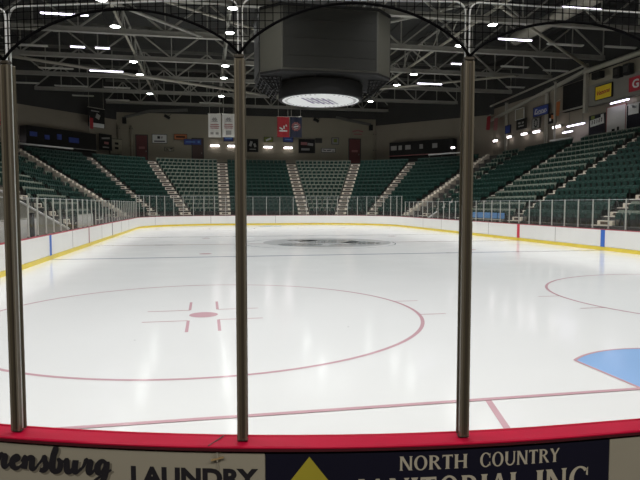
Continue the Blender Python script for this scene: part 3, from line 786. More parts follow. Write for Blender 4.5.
SEC = ['beside the beige end wall', 'ramp side block beyond the end wall', 'ramp side block before the corner', 'corner block below the ramp side drink rail', 'ramp side corner block', 'block under the black banner', 'block under the white banners', 'middle block of the far end', 'block under the black wall board',
       'block past the dark red door', 'corner block by the brown post', 'corner block with wall lights', 'block past the blue wall sign', 'block below the blue wall sign', 'block below the yellow sign', 'block below the red sign', 'block beyond the red sign']
seats = [q for q in seat_positions() if not (q[0] < 0 and q[1] < 30.1) and not (q[0] > 0 and abs(q[1] - 46.6) < 0.42 and q[0] < 17.8)]
BANDS = ((3, 26), (232, 252), (453, 473))
cand = []
for i, q in enumerate(seats):
    u, v, d = look(Vector((q[0], q[1], q[2] + 0.6)))
    if 3 < u < 637 and d > 0 and not any(a - 1 < u < c + 1 for a, c in BANDS): cand.append((d, i))
cand.sort(); pick = {i for _, i in cand[:300]}
protos = {}
rest = MB()
for i, (x, y, z, ang, r, sct, k, lt) in enumerate(seats):
    if i in pick:
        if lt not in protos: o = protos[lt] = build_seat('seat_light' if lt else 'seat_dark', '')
        else: o = copy_tree(protos[lt])
        o.location = (x, y, z); o.rotation_euler = (0, 0, ang)
        tag(o, ('grey-green' if lt else 'dark green') + ' seat, ' + ordinal(r) + ' row, ' + ordinal(k) + ' along, ' + SEC[sct], 'seat', 'green stadium seats')
    else:
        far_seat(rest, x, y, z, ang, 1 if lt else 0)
tag(rest.build('stadium_seating', ['seat_dark', 'seat_light'], None), 'remaining rows of dark green and grey-green seats filling the stands', 'seating', None, 'stuff')

# beige end wall of the ramp side stand and a short parapet under the far corner
def slope_wall(x0, z0, x1, z1, y, o, zbot=0.0):
    inv = Matrix.Translation(-Vector(o.location)); pts = [(x0, zbot), (x1, zbot), (x1, z1 - 0.05), (x0, z0 - 0.05)]
    b = MB(); b.add([(x, y - 0.08, z) for x, z in pts] + [(x, y + 0.08, z) for x, z in pts], [(0, 1, 2, 3), (4, 5, 6, 7)] + [(i, (i + 1) % 4, 4 + (i + 1) % 4, 4 + i) for i in range(4)])
    q = b.build('wall_panel', 'vom', o); q.matrix_parent_inverse = inv
    b = MB(); b.bar((x0, y, z0), (x1, y, z1), 0.22, 0.09); q = b.build('coping', 'conc_white', o); q.matrix_parent_inverse = inv
tag(o := empty('wall_stand_end', (-20, 29.6, 0)), None, None, None, 'structure'); slope_wall(-14.5, 0.90, -26.2, 8.02, 29.6, o)
tag(o := empty('ramp_parapet', (15.8, 46.6, 0)), 'short beige parapet with white sloped coping under the corner seats by the brown post', 'parapet'); slope_wall(14.35, 1.05, 17.3, 2.95, 46.6, o)
# white half partitions of the team boxes behind the ramp-side boards
for y0_, y1_, lab in ((13.8, 21.4, 'white team box partition behind the glass before the blue stripe'), (29.8, 35.4, 'white team box partition past the foot of the beige end wall')):
    t = tag(empty('box_partition', (-W - 0.95, (y0_ + y1_) / 2, 0)), lab, 'partition', 'team box partitions')
    b = MB(); b.box((0, 0, 0.85), (0.08, y1_ - y0_, 1.7), bev=0.01); b.build('partition_panel', 'conc_white', t)
    b = MB(); b.box((0, 0, 1.72), (0.12, y1_ - y0_, 0.04), bev=0.008); b.build('top_rail', 'vom', t)
for k in range(6):
    t = tag(empty('bench_seat', (W + 0.95, 32.2 + k * 1.05, 0)), 'light blue bench back behind the glass, ' + ordinal(k) + ' past the red board stripe', 'bench', 'blue bench backs')
    b = MB(); b.box((0.12, 0, 1.50), (0.06, 0.9, 0.42), bev=0.02); b.build('back_panel', 'bench_blue', t)
    b = MB(); b.box((-0.10, 0, 1.22), (0.40, 0.9, 0.05), bev=0.01); b.build('seat_board', 'vom', t)
    b = MB(); b.box((0.10, 0, 0.60), (0.10, 0.5, 1.2), bev=0.01); b.build('pedestal', 'seam', t)

# ------------------------------------------------------------------ room shell
ZC = 20.0
def wall(name, a, c, z0, z1, m, th=0.3):
    a, c = Vector((*a, 0)), Vector((*c, 0)); d = (c - a); n = Vector((-d.y, d.x, 0)).normalized()
    b = MB(); b.box((a + c) / 2 + n * th / 2 + Vector((0, 0, (z0 + z1) / 2)), (d.length + 0.02, th, z1 - z0), rot=Matrix.Rotation(math.atan2(d.y, d.x), 3, 'Z'))
    return tag(b.build(name, m), None, None, None, 'structure')
for nm, a, c, ze, m in (('far', (17.4, 75), (-18.2, 75), 14.5, 'wall'), ('far_corner', (-18.2, 75), (-29, 62), 13.5, 'wall_side'), ('far_bend', (29, 62), (17.4, 75), 13.6, 'wall_side'), ('left', (-29, 62), (-29, -22), 13.5, 'wall_side'), ('right', (29, -22), (29, 62), 14.3, 'wall_side'), ('back', (-29, -22), (29, -22), 13.5, 'wall_side')):
    wall('wall_' + nm, a, c, -0.02, ze, m, -0.3); wall('wall_' + nm + '_siding', a, c, ze, ZC, 'siding', -0.3)
b = MB(); b.box((0, 26.5, -0.18), (60, 98, 0.18)); tag(b.build('floor', 'floor'), None, None, None, 'structure')
b = MB(); b.box((0, 26.5, ZC + 0.1), (60, 98, 0.2))
for x in range(-28, 29, 2): b.box((x, 26.5, ZC - 0.08), (0.12, 97, 0.16))
tag(b.build('ceiling', 'deck'), None, None, None, 'structure')

# ------------------------------------------------------------------ roof steel
TY = [-15.6, -7.5, 0.6, 8.8, 16.9, 25.0, 33.1, 41.3, 49.5, 57.6, 65.8, 73.6]
ZB, ZT = 15.6, 18.3
for i, y in enumerate(TY):
    hw = 28.9 if y < 62 else (28.9 - (y - 62) * 0.83)
    t = tag(empty('roof_truss', (0, y, ZB)), 'grey steel roof truss spanning the hall, ' + ordinal(len(TY) - 1 - i) + ' from the far wall', 'truss', 'steel roof trusses')
    b = MB(); b.box((0, 0, 0), (2 * hw, 0.30, 0.34)); b.box((0, 0, -0.19), (2 * hw, 0.46, 0.04)); b.build('bottom_chord', 'steel', t)
    b = MB(); b.box((0, 0, ZT - ZB), (2 * hw, 0.28, 0.28)); b.build('top_chord', 'steel_dark', t)
    b = MB(); n = 18
    for k in range(n):
        x0 = -hw + 2 * hw * k / n; x1 = -hw + 2 * hw * (k + 1) / n
        if k % 2 == 0: b.bar((x0, 0, 0.1), (x1, 0, ZT - ZB - 0.1), 0.13)
        else: b.bar((x0, 0, ZT - ZB - 0.1), (x1, 0, 0.1), 0.13)
        b.bar((x1 if k < n - 1 else x1 - 0.1, 0, 0.1), (x1 if k < n - 1 else x1 - 0.1, 0, ZT - ZB), 0.09)
    b.build('web_lattice', 'steel', t)
LX = [-12.9, -4.8, 5.4, 13.4]
LY = [1.0, 6.4, 16.8, 22.2, 32.5, 38.0, 48.5, 53.7, 63.8]
XW = ['over the ramp side', 'over the ice beside the ramp side', 'over the ice past the scoreboard', 'over the wall light side']
for i, x in enumerate(LX):
    t = tag(empty('catwalk_girder', (x, 26, ZB + 0.4)), 'long steel girder carrying a line of lamps ' + XW[i], 'girder', 'lengthwise lamp girders')
    b = MB(); b.box((0, 0, 0), (0.16, 95, 0.16)); b.build('lower_rail', 'pipe' if i in (0, 3) else 'steel', t)
    b = MB(); b.box((0, 0, 1.5), (0.12, 95, 0.12)); b.build('upper_rail', 'steel', t)
    b = MB()
    for k in range(24):
        y = -46 + k * 4
        b.bar((0, y, 0.05), (0, y + 2, 1.5), 0.07); b.bar((0, y + 2, 1.5), (0, y + 4, 0.05), 0.07)
    b.build('girder_lattice', 'steel', t)
def brace(a, c, w, label, m='pipe'):
    t = tag(empty('brace_pipe', a), label, 'brace', 'diagonal roof braces'); v = Vector(c) - Vector(a)
    b = MB(); b.tube([(0, 0, 0), v], w, 8); b.build('pipe_shaft', m, t)
    b = MB(); d = v.normalized()
    b.box((0, 0, 0), (0.4, 0.4, 0.05)); b.box(v, (0.4, 0.4, 0.05)); b.build('end_plate', 'steel_dark', t)
brace((-24.5, 48.6, 15.22), (-0.4, 62.8, 15.22), 0.14, 'slanting roof brace over the ramp side corner')
brace((2.5, 65.0, 15.22), (24.0, 48.0, 15.22), 0.12, 'slanting roof brace over the far corner past the scoreboard')
brace((14.2, 33.6, 16.9), (27.2, 41.3, 14.7), 0.13, 'steep knee brace running down to the grey fascia', 'pipe')
brace((7.4, 39.9, 16.9), (18.2, 26.9, 16.9), 0.12, 'slanting roof brace beside the scoreboard, wall light side', 'steel')
brace((-7.0, 40.0, 15.22), (-24, 20.0, 15.22), 0.12, 'slanting roof brace beside the scoreboard, ramp side', 'steel')
brace((-14.5, 31.5, 16.2), (-0.5, 42.5, 16.2), 0.10, 'slanting roof brace above the middle brown post', 'pipe')
brace((-11.5, 49.1, 18.0), (-6.0, 41.7, 16.0), 0.08, 'thin roof brace crossing between two trusses, ramp side', 'steel')
brace((-3.5, 57.2, 18.0), (3.5, 49.9, 16.0), 0.08, 'thin roof brace crossing between two farther trusses, ramp side', 'steel')
brace((6.5, 57.2, 18.0), (12.0, 49.9, 16.0), 0.08, 'thin roof brace crossing between two trusses past the scoreboard', 'steel')
# air duct
t = tag(empty('air_duct', (20.5, 20, 17.0)), 'round grey air duct hung under the roof on the wall light side', 'duct')
b = MB(); b.tube([(0, y, 0) for y in (-35, 0, 12, 22)], 0.55, 16); b.build('duct_pipe', 'pipe', t)
b = MB()
for y in range(-32, 24, 6): b.tube([(0, y - 0.06, 0), (0, y + 0.06, 0)], 0.60, 16); b.bar((0, y, 0.5), (0, y, 3.0), 0.04)
b.build('hanger_band', 'steel_dark', t)

# ------------------------------------------------------------------ lamps
LPOW = 284.0
def lamp_proto():
    t = empty('pendant_lamp')
    b = MB(); b.lathe([(0.06, 0.42), (0.12, 0.40), (0.13, 0.22), (0.27, 0.10), (0.37, 0.0), (0.34, 0.0), (0.25, 0.09), (0.02, 0.12)], (0, 0, 0), 20); b.build('reflector_housing', 'grey', t)
    b = MB(); b.lathe([(0.33, 0.012), (0.22, -0.03), (0.0, -0.045)], (0, 0, 0), 20); b.build('lens', 'lamp_hot', t)
    b = MB(); b.tube([(0, 0, 0.4), (0, 0, 0.915)], 0.025, 6); b.build('stem', 'steel_dark', t)
    return t
lp = None
ld = bpy.data.lights.new('bay_light', 'AREA'); ld.shape = 'DISK'; ld.size = 0.55; ld.energy = LPOW; ld.color = (1.0, 0.985, 0.985); ld.spread = math.radians(128)
for i, x in enumerate(LX):
    for j, y in enumerate(LY):
        o = lp if lp is None else None
        if lp is None: lp = o = lamp_proto()
        else: o = copy_tree(lp)
        o.location = (x, y, 15.0)
        tag(o, 'round bright bay lamp ' + XW[i] + ', ' + ordinal(len(LY) - 1 - j) + ' from the far wall', 'lamp', 'bay lamps under the roof')
        lo = bpy.data.objects.new('bay_light', ld); COL.objects.link(lo); lo.location = (x, y, 14.94)
def tube_light(x, y, z, ln, label, rz=0.0):
    t = tag(empty('strip_light', (x, y, z), rz), label, 'strip light', 'strip lights under the roof')
    b = MB(); b.box((0, 0, 0.09), (ln + 0.1, 0.22, 0.10), bev=0.02); b.build('housing', 'grey', t)
    b = MB(); b.box((0, 0, 0.0), (ln, 0.16, 0.09), bev=0.03); b.build('tube', 'tube_glow', t)
    for s in (-1, 1): b = MB(); b.bar((s * ln * 0.4, 0, 0.12), (s * ln * 0.4, 0, 1.2), 0.03); b.build('hanger_rod', 'steel_dark', t)
tube_light(-15.8, 35.8, 15.0, 3.0, 'long lilac strip light above the leftmost brown post')
tube_light(-16.7, 44.2, 15.0, 1.1, 'short strip light, the outer one of a pair over the ramp side')
tube_light(-14.8, 44.2, 15.0, 1.1, 'short strip light, the inner one of a pair over the ramp side')
tube_light(-15.8, 52.3, 14.9, 3.0, 'long lilac strip light below the pair of short ones')
tube_light(16.9, 35.6, 15.0, 2.8, 'long bright strip light hanging past the tall post above the navy sign')
tube_light(17.4, 28.2, 15.0, 2.8, 'long bright strip light highest over the wall light side')
tube_light(16.6, 52.4, 15.0, 2.7, 'long strip light beside the scoreboard above the far corner')
tube_light(16.0, 43.7, 15.0, 1.6, 'short strip light half behind the post above the navy sign')

for i, (x, y, l) in enumerate(((-20.5, 45.2, 2.6), (-20.5, 53.3, 3.1), (-25.3, 61.0, 2.6), (-21.0, 61.9, 3.4), (-16.2, 61.8, 2.8), (-20.9, 67.6, 2.4), (-17.3, 69.8, 2.8), (-6.0, 69.8, 2.8), (22.0, 36.8, 3.2), (21.9, 44.5, 2.8), (26.6, 45.2, 2.6), (26.9, 53.2, 2.2), (26.9, 36.6, 2.9))):
    t = tag(empty('strip_light', (x, y, 15.15)), 'unlit pale strip light under the trusses, ' + ('ramp side, ' if x < 0 else 'wall light side, ') + ordinal(i if x < 0 else i - 8) + (' towards the far wall' if x < 0 else ' of five'), 'strip light', 'unlit strip lights under the roof')
    b = MB(); b.box((0, 0, 0.07), (l, 0.30, 0.10), bev=0.02); b.build('housing', 'tube_off', t)
    b = MB(); b.box((0, 0, 0.0), (l - 0.1, 0.14, 0.06), bev=0.02); b.build('tube', 'tube_off', t)
    b = MB(); b.bar((0, 0, 0.1), (0, 0, 1.0), 0.03); b.build('hanger_rod', 'steel_dark', t)
# fill strip lights added behind the camera to brighten the near signs and posts
al = bpy.data.lights.new('camera_fill_light', 'AREA'); al.shape = 'RECTANGLE'; al.size = 2.6; al.size_y = 0.2; al.energy = 330; al.color = (1.0, 0.93, 0.82)
for i, x in enumerate((-13.0, -6.5, 0.0)):
    t = tag(empty('strip_light', (x, -11.5, 9.2)), 'added fill strip light behind the near end, ' + ordinal(i), 'strip light', 'added fill lights behind the near end')
    b = MB(); b.box((0, 0, 0.09), (2.7, 0.25, 0.1), bev=0.02); b.build('housing', 'grey', t)
    b = MB(); b.box((0, 0, 0), (2.6, 0.18, 0.1), bev=0.03); b.build('tube', 'tube_glow', t)
    for q in (-1, 1): b = MB(); b.bar((q, 0, 0.1), (q, 0, 10.7), 0.03); b.build('hanger_rod', 'steel_dark', t)
    lo = bpy.data.objects.new('camera_fill_light', al); COL.objects.link(lo); lo.location = (x, -11.4, 9.12); lo.rotation_euler = (math.radians(40), 0, 0)

# ------------------------------------------------------------------ scoreboard
sb = tag(empty('scoreboard', (0.1, 28, 8.46)), 'big dark hanging scoreboard with a white round underside over centre ice', 'scoreboard')
octo = [(-2.7, -2.8), (2.7, -2.8), (3.72, -1.75), (3.72, 1.75), (2.7, 2.8), (-2.7, 2.8), (-3.72, 1.75), (-3.72, -1.75)]
b = MB(); b.prism(octo, 1.10, 4.6); b.build('cabinet', 'score_side', sb)
b = MB(); b.prism([(x * 1.012, y * 1.012) for x, y in octo], 1.02, 1.14); b.prism([(x * 1.012, y * 1.012) for x, y in octo], 4.5, 4.66); b.build('cabinet_trim', 'black', sb)
for k in range(4):
    b = MB(); R4 = Matrix.Rotation(k * PI / 2, 4, 'Z'); dd = 2.8 if k % 2 == 0 else 3.72; hw = 2.62 if k % 2 == 0 else 1.65
    b.box((0, -dd - 0.03, 2.85), (2 * hw, 0.08, 3.2), bev=0.02)
    for zq in (1.9, 2.85, 3.8): b.box((0, -dd - 0.075, zq), (2 * hw - 0.1, 0.015, 0.012))
    b.v = [tuple(R4 @ Vector(p)) for p in b.v]; b.build('display_screen', 'screen', sb)
b = MB(); b.lathe([(0.0, 0.88), (2.46, 0.88), (2.50, 0.84), (2.50, 0.06), (2.46, 0.0), (2.28, 0.0), (2.26, 0.05)], (0, 0, 0), 64); b.build('drum', 'black', sb)
b = MB(); b.lathe([(2.28, 0.006), (0.0, 0.006)], (0, 0, 0), 64)
dface = b.build('drum_face', 'drum_white', sb)
# ring of small dark letters-like ticks and a striped emblem on the round face
b = MB()
for k in range(46):
    a = 2 * PI * k / 46
    if k % 23 in (10, 11, 12): continue
    for q in range(2):
        b.box((2.05 * math.cos(a), 2.05 * math.sin(a), -0.002), (0.17 if (k + q) % 3 else 0.09, 0.035, 0.008), rot=Matrix.Rotation(a + (0.5 if q else -0.4), 3, 'Z'))
b.build('rim_marking', 'drum_back', dface)
b = MB()
for k in range(6):
    b.box((-0.75 + k * 0.30, 0.0, -0.003), (0.15, 2.3 - 0.15 * abs(k - 2.5), 0.008), k % 2, Matrix.Rotation(-0.55, 3, 'Z'))
b.box((0, -0.35, -0.006), (1.5, 0.10, 0.008), 0, Matrix.Rotation(0.25, 3, 'Z')); b.box((0, 0.40, -0.006), (1.5, 0.10, 0.008), 0, Matrix.Rotation(0.25, 3, 'Z'))
b.build('emblem_logo', ['logo_purple', 'logo_grey'], dface)
b = MB()
for sx in (-1, 1):                                   # sloping louvre frames on the two flanks only
    for q in range(6):
        zq = 1.0 - 0.16 * q; xq = sx * (3.72 - 0.19 * q); yq = 1.5 - 0.07 * q
        b.bar((xq, -yq, zq), (xq, yq, zq), 0.06, 0.05); b.bar((xq, -yq, zq), (sx * 2.5, -yq, zq), 0.06, 0.05); b.bar((xq, yq, zq), (sx * 2.5, yq, zq), 0.06, 0.05)
    for q in range(5):
        y_ = -1.5 + 0.75 * q; b.bar((sx * 3.7, y_, 1.05), (sx * 2.7, y_ * 0.7, 0.15), 0.07)
        b.bar((sx * (3.6 - 0.25 * q), -1.5, 1.05), (sx * (3.0 - 0.12 * q), -1.4, 0.30), 0.06)
for q in range(9):                                   # short hangers between cabinet and drum
    a = 2 * PI * q / 9 + 0.2; b.bar((2.3 * math.cos(a), 2.3 * math.sin(a), 0.9), (2.3 * math.cos(a), 2.3 * math.sin(a), 1.15), 0.10)
b.build('lattice_skirt', 'black', sb)
for x in (-2, 2):
    for y in (-1.5, 1.5):
        b = MB(); b.tube([(x, y, 4.6), (x * 0.9, y, 11.52)], 0.04, 6); b.build('hoist_cable', 'steel_dark', sb)

# ------------------------------------------------------------------ far wall
def board_sign(name, cx, cy, cz, w, h, rz, m, label, cat='sign', frame='frame_dk', group=None, extra=None, depth=0.08):
    """A framed panel facing -y when rz = 0."""
    t = tag(empty(name, (cx, cy, cz - h / 2), rz), label, cat, group)
    b = MB(); b.box((0, 0, h / 2), (w, depth, h), bev=0.01); b.build('panel', m, t)
    b = MB(); f = 0.06
    for s in (-1, 1):
        b.box((s * (w / 2), -0.01, h / 2), (f, depth + 0.05, h + f)); b.box((0, -0.01, h / 2 + s * h / 2), (w + f, depth + 0.05, f))
    b.build('frame', frame, t)
    if extra: extra(t, w, h, -depth / 2 - 0.012)
    return t
def strokes(t, y, items, name='lettering'):
    """Painted blocks on a sign: (x, z, w, h, tilt, material)."""
    ms = []; b = MB()
    for x, z, w, h, r, m in items:
        if m not in ms: ms.append(m)
        b.box((x, y, z), (w, 0.012, h), ms.index(m), Matrix.Rotation(r, 3, 'Y'))
    return b.build(name, ms, t)
def wtext(t, y, txt, x0, x1, z0, z1, m, offset=0.0, shear=0.0, tilt=0.0, name='lettering'):
    v, f = text_polys(txt, 1.0, offset, 1.0, shear); v = fit_text(v, x0, x1, z0, z1); b = MB()
    b.add([(p.x, y - 0.004, p.y + tilt * (p.x - x0)) for p in v], f)
    return b.build(name, m, t, recalc=False)
def wall_door(x, w, z1, m, label, plate=None):
    t = tag(empty('exit_door', (x, 74.93, ZW)), label, 'door', 'doors in the far end wall'); h = z1 - ZW
    b = MB(); b.box((0, 0, h / 2), (w, 0.08, h), bev=0.01); b.build('door_leaf', m, t)
    b = MB()
    for s in (-1, 1): b.box((s * (w / 2 + 0.05), -0.02, h / 2), (0.12, 0.16, h + 0.1))
    b.box((0, -0.02, h + 0.05), (w + 0.22, 0.16, 0.12)); b.build('door_frame', 'frame_dk', t)
    b = MB(); b.box((w * 0.38, -0.07, h * 0.42), (0.06, 0.06, 0.2)); b.build('handle', 'grey', t)
    if plate: 
        b = MB(); b.box((0, -0.05, h * 0.55), (w * 0.55, 0.02, 0.3)); b.build('notice_plate', plate, t)
wall_door(-15.05, 1.4, 11.5, 'door_red', 'brown red door with a small notice at the end of the far wall', 'pink')
wall_door(-7.75, 1.4, 11.2, 'door', 'brown door between the blue sign and the first wall light')
wall_door(14.25, 1.6, 11.6, 'door_red', 'dark red door with a pale notice above the slanting aisle', 'pink')
YW = 74.92
board_sign('wall_board', -12.75, YW, 11.1, 1.9, 1.15, 0, 'white', 'white framed board with dark lettering beside the brown red door', 'board',
           extra=lambda t, w, h, y: strokes(t, y, [(-0.1, 0.75, 0.35, 0.35, 0, 'lettering_dark'), (0, 0.25, 1.4, 0.16, 0, 'lettering_dark'), (0.3, 0.75, 0.2, 0.3, 0.3, 'grey')]))
board_sign('wall_board', -10.0, YW, 11.4, 1.7, 0.75, 0, 'sign_orange', 'orange brown sign between the white board and the blue sign', 'sign', extra=lambda t, w, h, y: strokes(t, y, [(0, 0.38, 1.2, 0.2, 0, 'black')]))
board_sign('wall_board', -8.4, YW - 0.05, 10.75, 2.3, 0.75, 0, 'sign_blue', 'wide dark blue sign partly in front of a brown door', 'sign', extra=lambda t, w, h, y: strokes(t, y, [(-0.3, 0.38, 1.3, 0.16, 0, 'sign_ltblue'), (0.8, 0.4, 0.3, 0.3, 0, 'sign_ltblue')]))
board_sign('wall_board', -11.5, YW, 9.75, 1.2, 0.5, 0, 'wall', 'low pale notice with dark marks under the white board', 'notice', extra=lambda t, w, h, y: strokes(t, y, [(-0.3, 0.25, 0.3, 0.12, 0.2, 'lettering_dark'), (0.25, 0.3, 0.4, 0.14, -0.2, 'lettering_dark'), (0.1, 0.12, 0.2, 0.1, 0, 'white')]))
board_sign('wall_board', -0.3, YW, 10.45, 1.5, 1.75, 0, 'black', 'black poster with grey figures beside the middle brown post', 'poster', extra=lambda t, w, h, y: strokes(t, y, [(-0.25, 1.1, 0.35, 0.7, 0.3, 'grey'), (0.3, 0.9, 0.3, 0.5, -0.3, 'grey'), (0.0, 0.35, 0.9, 0.12, 0, 'grey')]))
board_sign('wall_board', 1.9, YW, 11.3, 1.25, 0.7, 0, 'sign_green', 'olive green sign above a wall light', 'sign', extra=lambda t, w, h, y: strokes(t, y, [(0, 0.38, 0.8, 0.25, -0.4, 'white')]))
board_sign('wall_board', 4.65, YW, 11.35, 1.4, 0.7, 0, 'sign_blue', 'small blue sign above a wall light under the navy banner', 'sign', extra=lambda t, w, h, y: strokes(t, y, [(0, 0.38, 0.9, 0.16, 0, 'sign_ltblue')]))
board_sign('wall_board', -3.6, YW, 11.35, 1.3, 0.8, 0, 'sign_blue', 'blue sign above a wall light under the inner white banner', 'sign', extra=lambda t, w, h, y: strokes(t, y, [(0, 0.4, 0.9, 0.2, 0, 'sign_ltblue')]))
board_sign('wall_board', 7.3, YW, 10.5, 2.3, 1.9, 0, 'black', 'wide black board with dim red and grey blocks past the navy banner', 'board', extra=lambda t, w, h, y: strokes(t, y, [(-0.4, 1.3, 0.9, 0.4, 0, 'pink'), (0.5, 1.2, 0.8, 0.35, 0.1, 'grey'), (-0.2, 0.5, 1.2, 0.3, 0, 'grey')]))
board_sign('wall_board', 9.0, YW, 11.3, 0.9, 0.6, 0, 'frame_dk', 'small round dark wall plaque between black board and white notices', 'plaque')
board_sign('wall_board', 10.4, YW, 9.95, 2.0, 0.55, 0, 'conc_white', 'pale long notice with scattered dark lettering low on the far wall', 'notice', extra=lambda t, w, h, y: strokes(t, y, [(-0.6, 0.3, 0.5, 0.12, 0.2, 'lettering_dark'), (0.1, 0.3, 0.6, 0.12, -0.1, 'lettering_dark'), (0.7, 0.2, 0.3, 0.1, 0, 'lettering_dark')]))
board_sign('wall_board', 11.4, YW, 11.3, 1.0, 0.9, 0, 'grey', 'grey notice with a green patch beside the dark red door', 'notice', extra=lambda t, w, h, y: strokes(t, y, [(0, 0.5, 0.5, 0.5, 0, 'sign_green')]))
board_sign('wall_board', 14.7, YW, 12.65, 2.1, 1.25, 0, 'wall', 'faded sign with pink arched lettering above the dark red door', 'sign', frame='wall', extra=lambda t, w, h, y: strokes(t, y, [(-0.4, 0.75, 0.8, 0.2, -0.2, 'pink'), (0.4, 0.75, 0.8, 0.2, 0.2, 'pink'), (0, 0.3, 1.2, 0.15, 0, 'pink')]))
def sconce(x, y, z, rz, label, ln=0.85, m='sconce_glow'):
    t = tag(empty('wall_light', (x, y, z), rz), label, 'wall light', 'lights along the concourse walls')
    b = MB(); b.box((0, 0.06, 0.05), (ln + 0.12, 0.16, 0.20), bev=0.03); b.build('backplate', 'grey', t)
    b = MB(); b.box((0, -0.08, 0.0), (ln, 0.16, 0.22), bev=0.05); b.build('lamp_cover', m, t)
for x, z, lab in ((-5.44, 10.3, 'white wall light under the outer white banner'), (-3.13, 10.3, 'white wall light beside the middle brown post'), (1.83, 10.25, 'white wall light under the red banner'), (4.64, 10.2, 'white wall light under the navy banner')):
    sconce(x, 74.84, z, 0, lab, 1.2)
for x, w, lab in ((-16.4, 0.28, 'thin pale column on the far wall beside the brown red door'), (-18.0, 0.3, 'thin pale column where the far wall meets the ramp side corner'), (17.2, 0.3, 'thin pale column where the far wall meets the other corner')):
    t = tag(empty('wall_pipe', (x, 74.8, ZW)), lab, 'pipe', 'upright wall pipes'); b = MB(); b.tube([(0, 0, 0), (0, 0, 4.9)], w / 2, 8); b.build('pipe_shaft', 'wall_side', t)
    b = MB(); b.box((0, 0.05, 2.2), (w + 0.12, 0.2, 0.1)); b.box((0, 0.05, 4.5), (w + 0.12, 0.2, 0.1)); b.build('pipe_clip', 'frame_dk', t)
t = tag(empty('sloped_rafter', (0, 74.76, 0)), 'dark sloping rafter trim crossing the top of the far wall', 'rafter')
b = MB(); b.bar((-17.2, 0, 13.8), (-14.0, 0, 14.7), 0.35); b.bar((-14.0, 0, 14.7), (-9, 0, 15.0), 0.35); b.bar((16.6, 0, 13.7), (11.5, 0, 14.6), 0.35); b.build('rafter_bar', 'steel_dark', t)
b = MB(); b.box((-17.2, 0, 13.4), (0.5, 0.4, 0.8)); b.box((16.6, 0, 13.3), (0.5, 0.4, 0.8)); b.build('rafter_foot', 'black', t)
for x, z, lab in ((-11.7, 14.0, 'dark wall speaker above the orange sign'), (8.6, 14.1, 'dark wall speaker above the black board')):
    t = tag(empty('wall_speaker', (x, 74.6, z)), lab, 'speaker', 'speakers on the far wall'); b = MB(); b.box((0, 0, 0), (0.8, 0.4, 0.35), rot=Matrix.Rotation(0.5, 3, 'Y'), bev=0.04); b.build('speaker_case', 'black', t)
    b = MB(); b.bar((0, 0.1, 0), (0.5, 0.35, 0.4), 0.07); b.build('speaker_bracket', 'frame_dk', t)

# hanging banners
def banner(x, w, z1, z0, m, label, items):
    t = tag(empty('hanging_banner', (x, 62, z0)), label, 'banner', 'banners hung over the far end'); h = z1 - z0; b = MB()
    n = 10; vs = []
    for i in range(n + 1):
        xx = -w / 2 + w * i / n; yy = 0.035 * math.sin(i * 1.1)
        vs += [(xx, yy - 0.006, 0), (xx, yy - 0.006, h), (xx, yy + 0.006, h), (xx, yy + 0.006, 0)]
    fs = [(4 * i + q, 4 * i + 4 + q, 4 * i + 4 + (q + 1) % 4, 4 * i + (q + 1) % 4) for i in range(n) for q in range(4)] + [(0, 1, 2, 3), (4 * n, 4 * n + 1, 4 * n + 2, 4 * n + 3)]
    b.add(vs, fs); b.build('cloth', m, t)
    b = MB(); b.tube([(-w / 2 - 0.05, 0, h + 0.03), (w / 2 + 0.05, 0, h + 0.03)], 0.035, 8); b.build('top_pole', 'pipe', t)
    b = MB()
    for s in (-0.8, 0.8): b.tube([(s * w / 2, 0, h), (s * w / 2, 0, 15.6 - z0)], 0.018, 5)
    b.build('hanging_line', 'pipe', t)
    strokes(t, -0.055, items, 'printed_marking')
wb = [(-0.12, 2.05, 0.28, 0.34, 0.6, 'grey'), (0.12, 2.05, 0.28, 0.34, -0.6, 'grey'), (0, 1.82, 0.7, 0.10, 0, 'grey'), (0, 1.45, 0.95, 0.09, 0, 'pink'), (0, 1.25, 1.05, 0.09, 0, 'pink'), (0, 1.05, 0.95, 0.09, 0, 'pink'), (-0.3, 0.45, 0.34, 0.26, 0, 'grey'), (0.28, 0.45, 0.34, 0.26, 0, 'grey')]
banner(-5.64, 1.42, 12.65, 10.0, 'banner_white', 'outer of two white hanging banners with pink and grey print', wb)
banner(-4.06, 1.42, 12.68, 10.05, 'banner_white', 'inner of two white hanging banners, half behind the middle post', wb[:6] + [(0, 0.5, 0.6, 0.5, 0, 'grey')])
banner(2.28, 1.42, 12.55, 10.2, 'banner_red', 'red hanging banner with white mark beside the navy one', [(-0.25, 1.0, 0.45, 0.16, 0.5, 'white'), (0.1, 1.15, 0.16, 0.35, 0, 'white'), (0.35, 1.35, 0.14, 0.22, -0.4, 'white'), (0, 0.72, 0.95, 0.14, 0, 'white')])
banner(3.80, 1.38, 12.58, 10.2, 'banner_navy', 'navy hanging banner with round red and white emblem', [(0.4 * math.cos(a), 1.25 + 0.4 * math.sin(a), 0.26, 0.26, a, 'pink') for a in [k * PI / 5 for k in range(10)]] + [(0, 1.25, 0.8, 0.16, -0.2, 'white'), (0, 1.5, 0.5, 0.12, -0.2, 'white'), (0, 1.0, 0.5, 0.12, -0.2, 'white')])

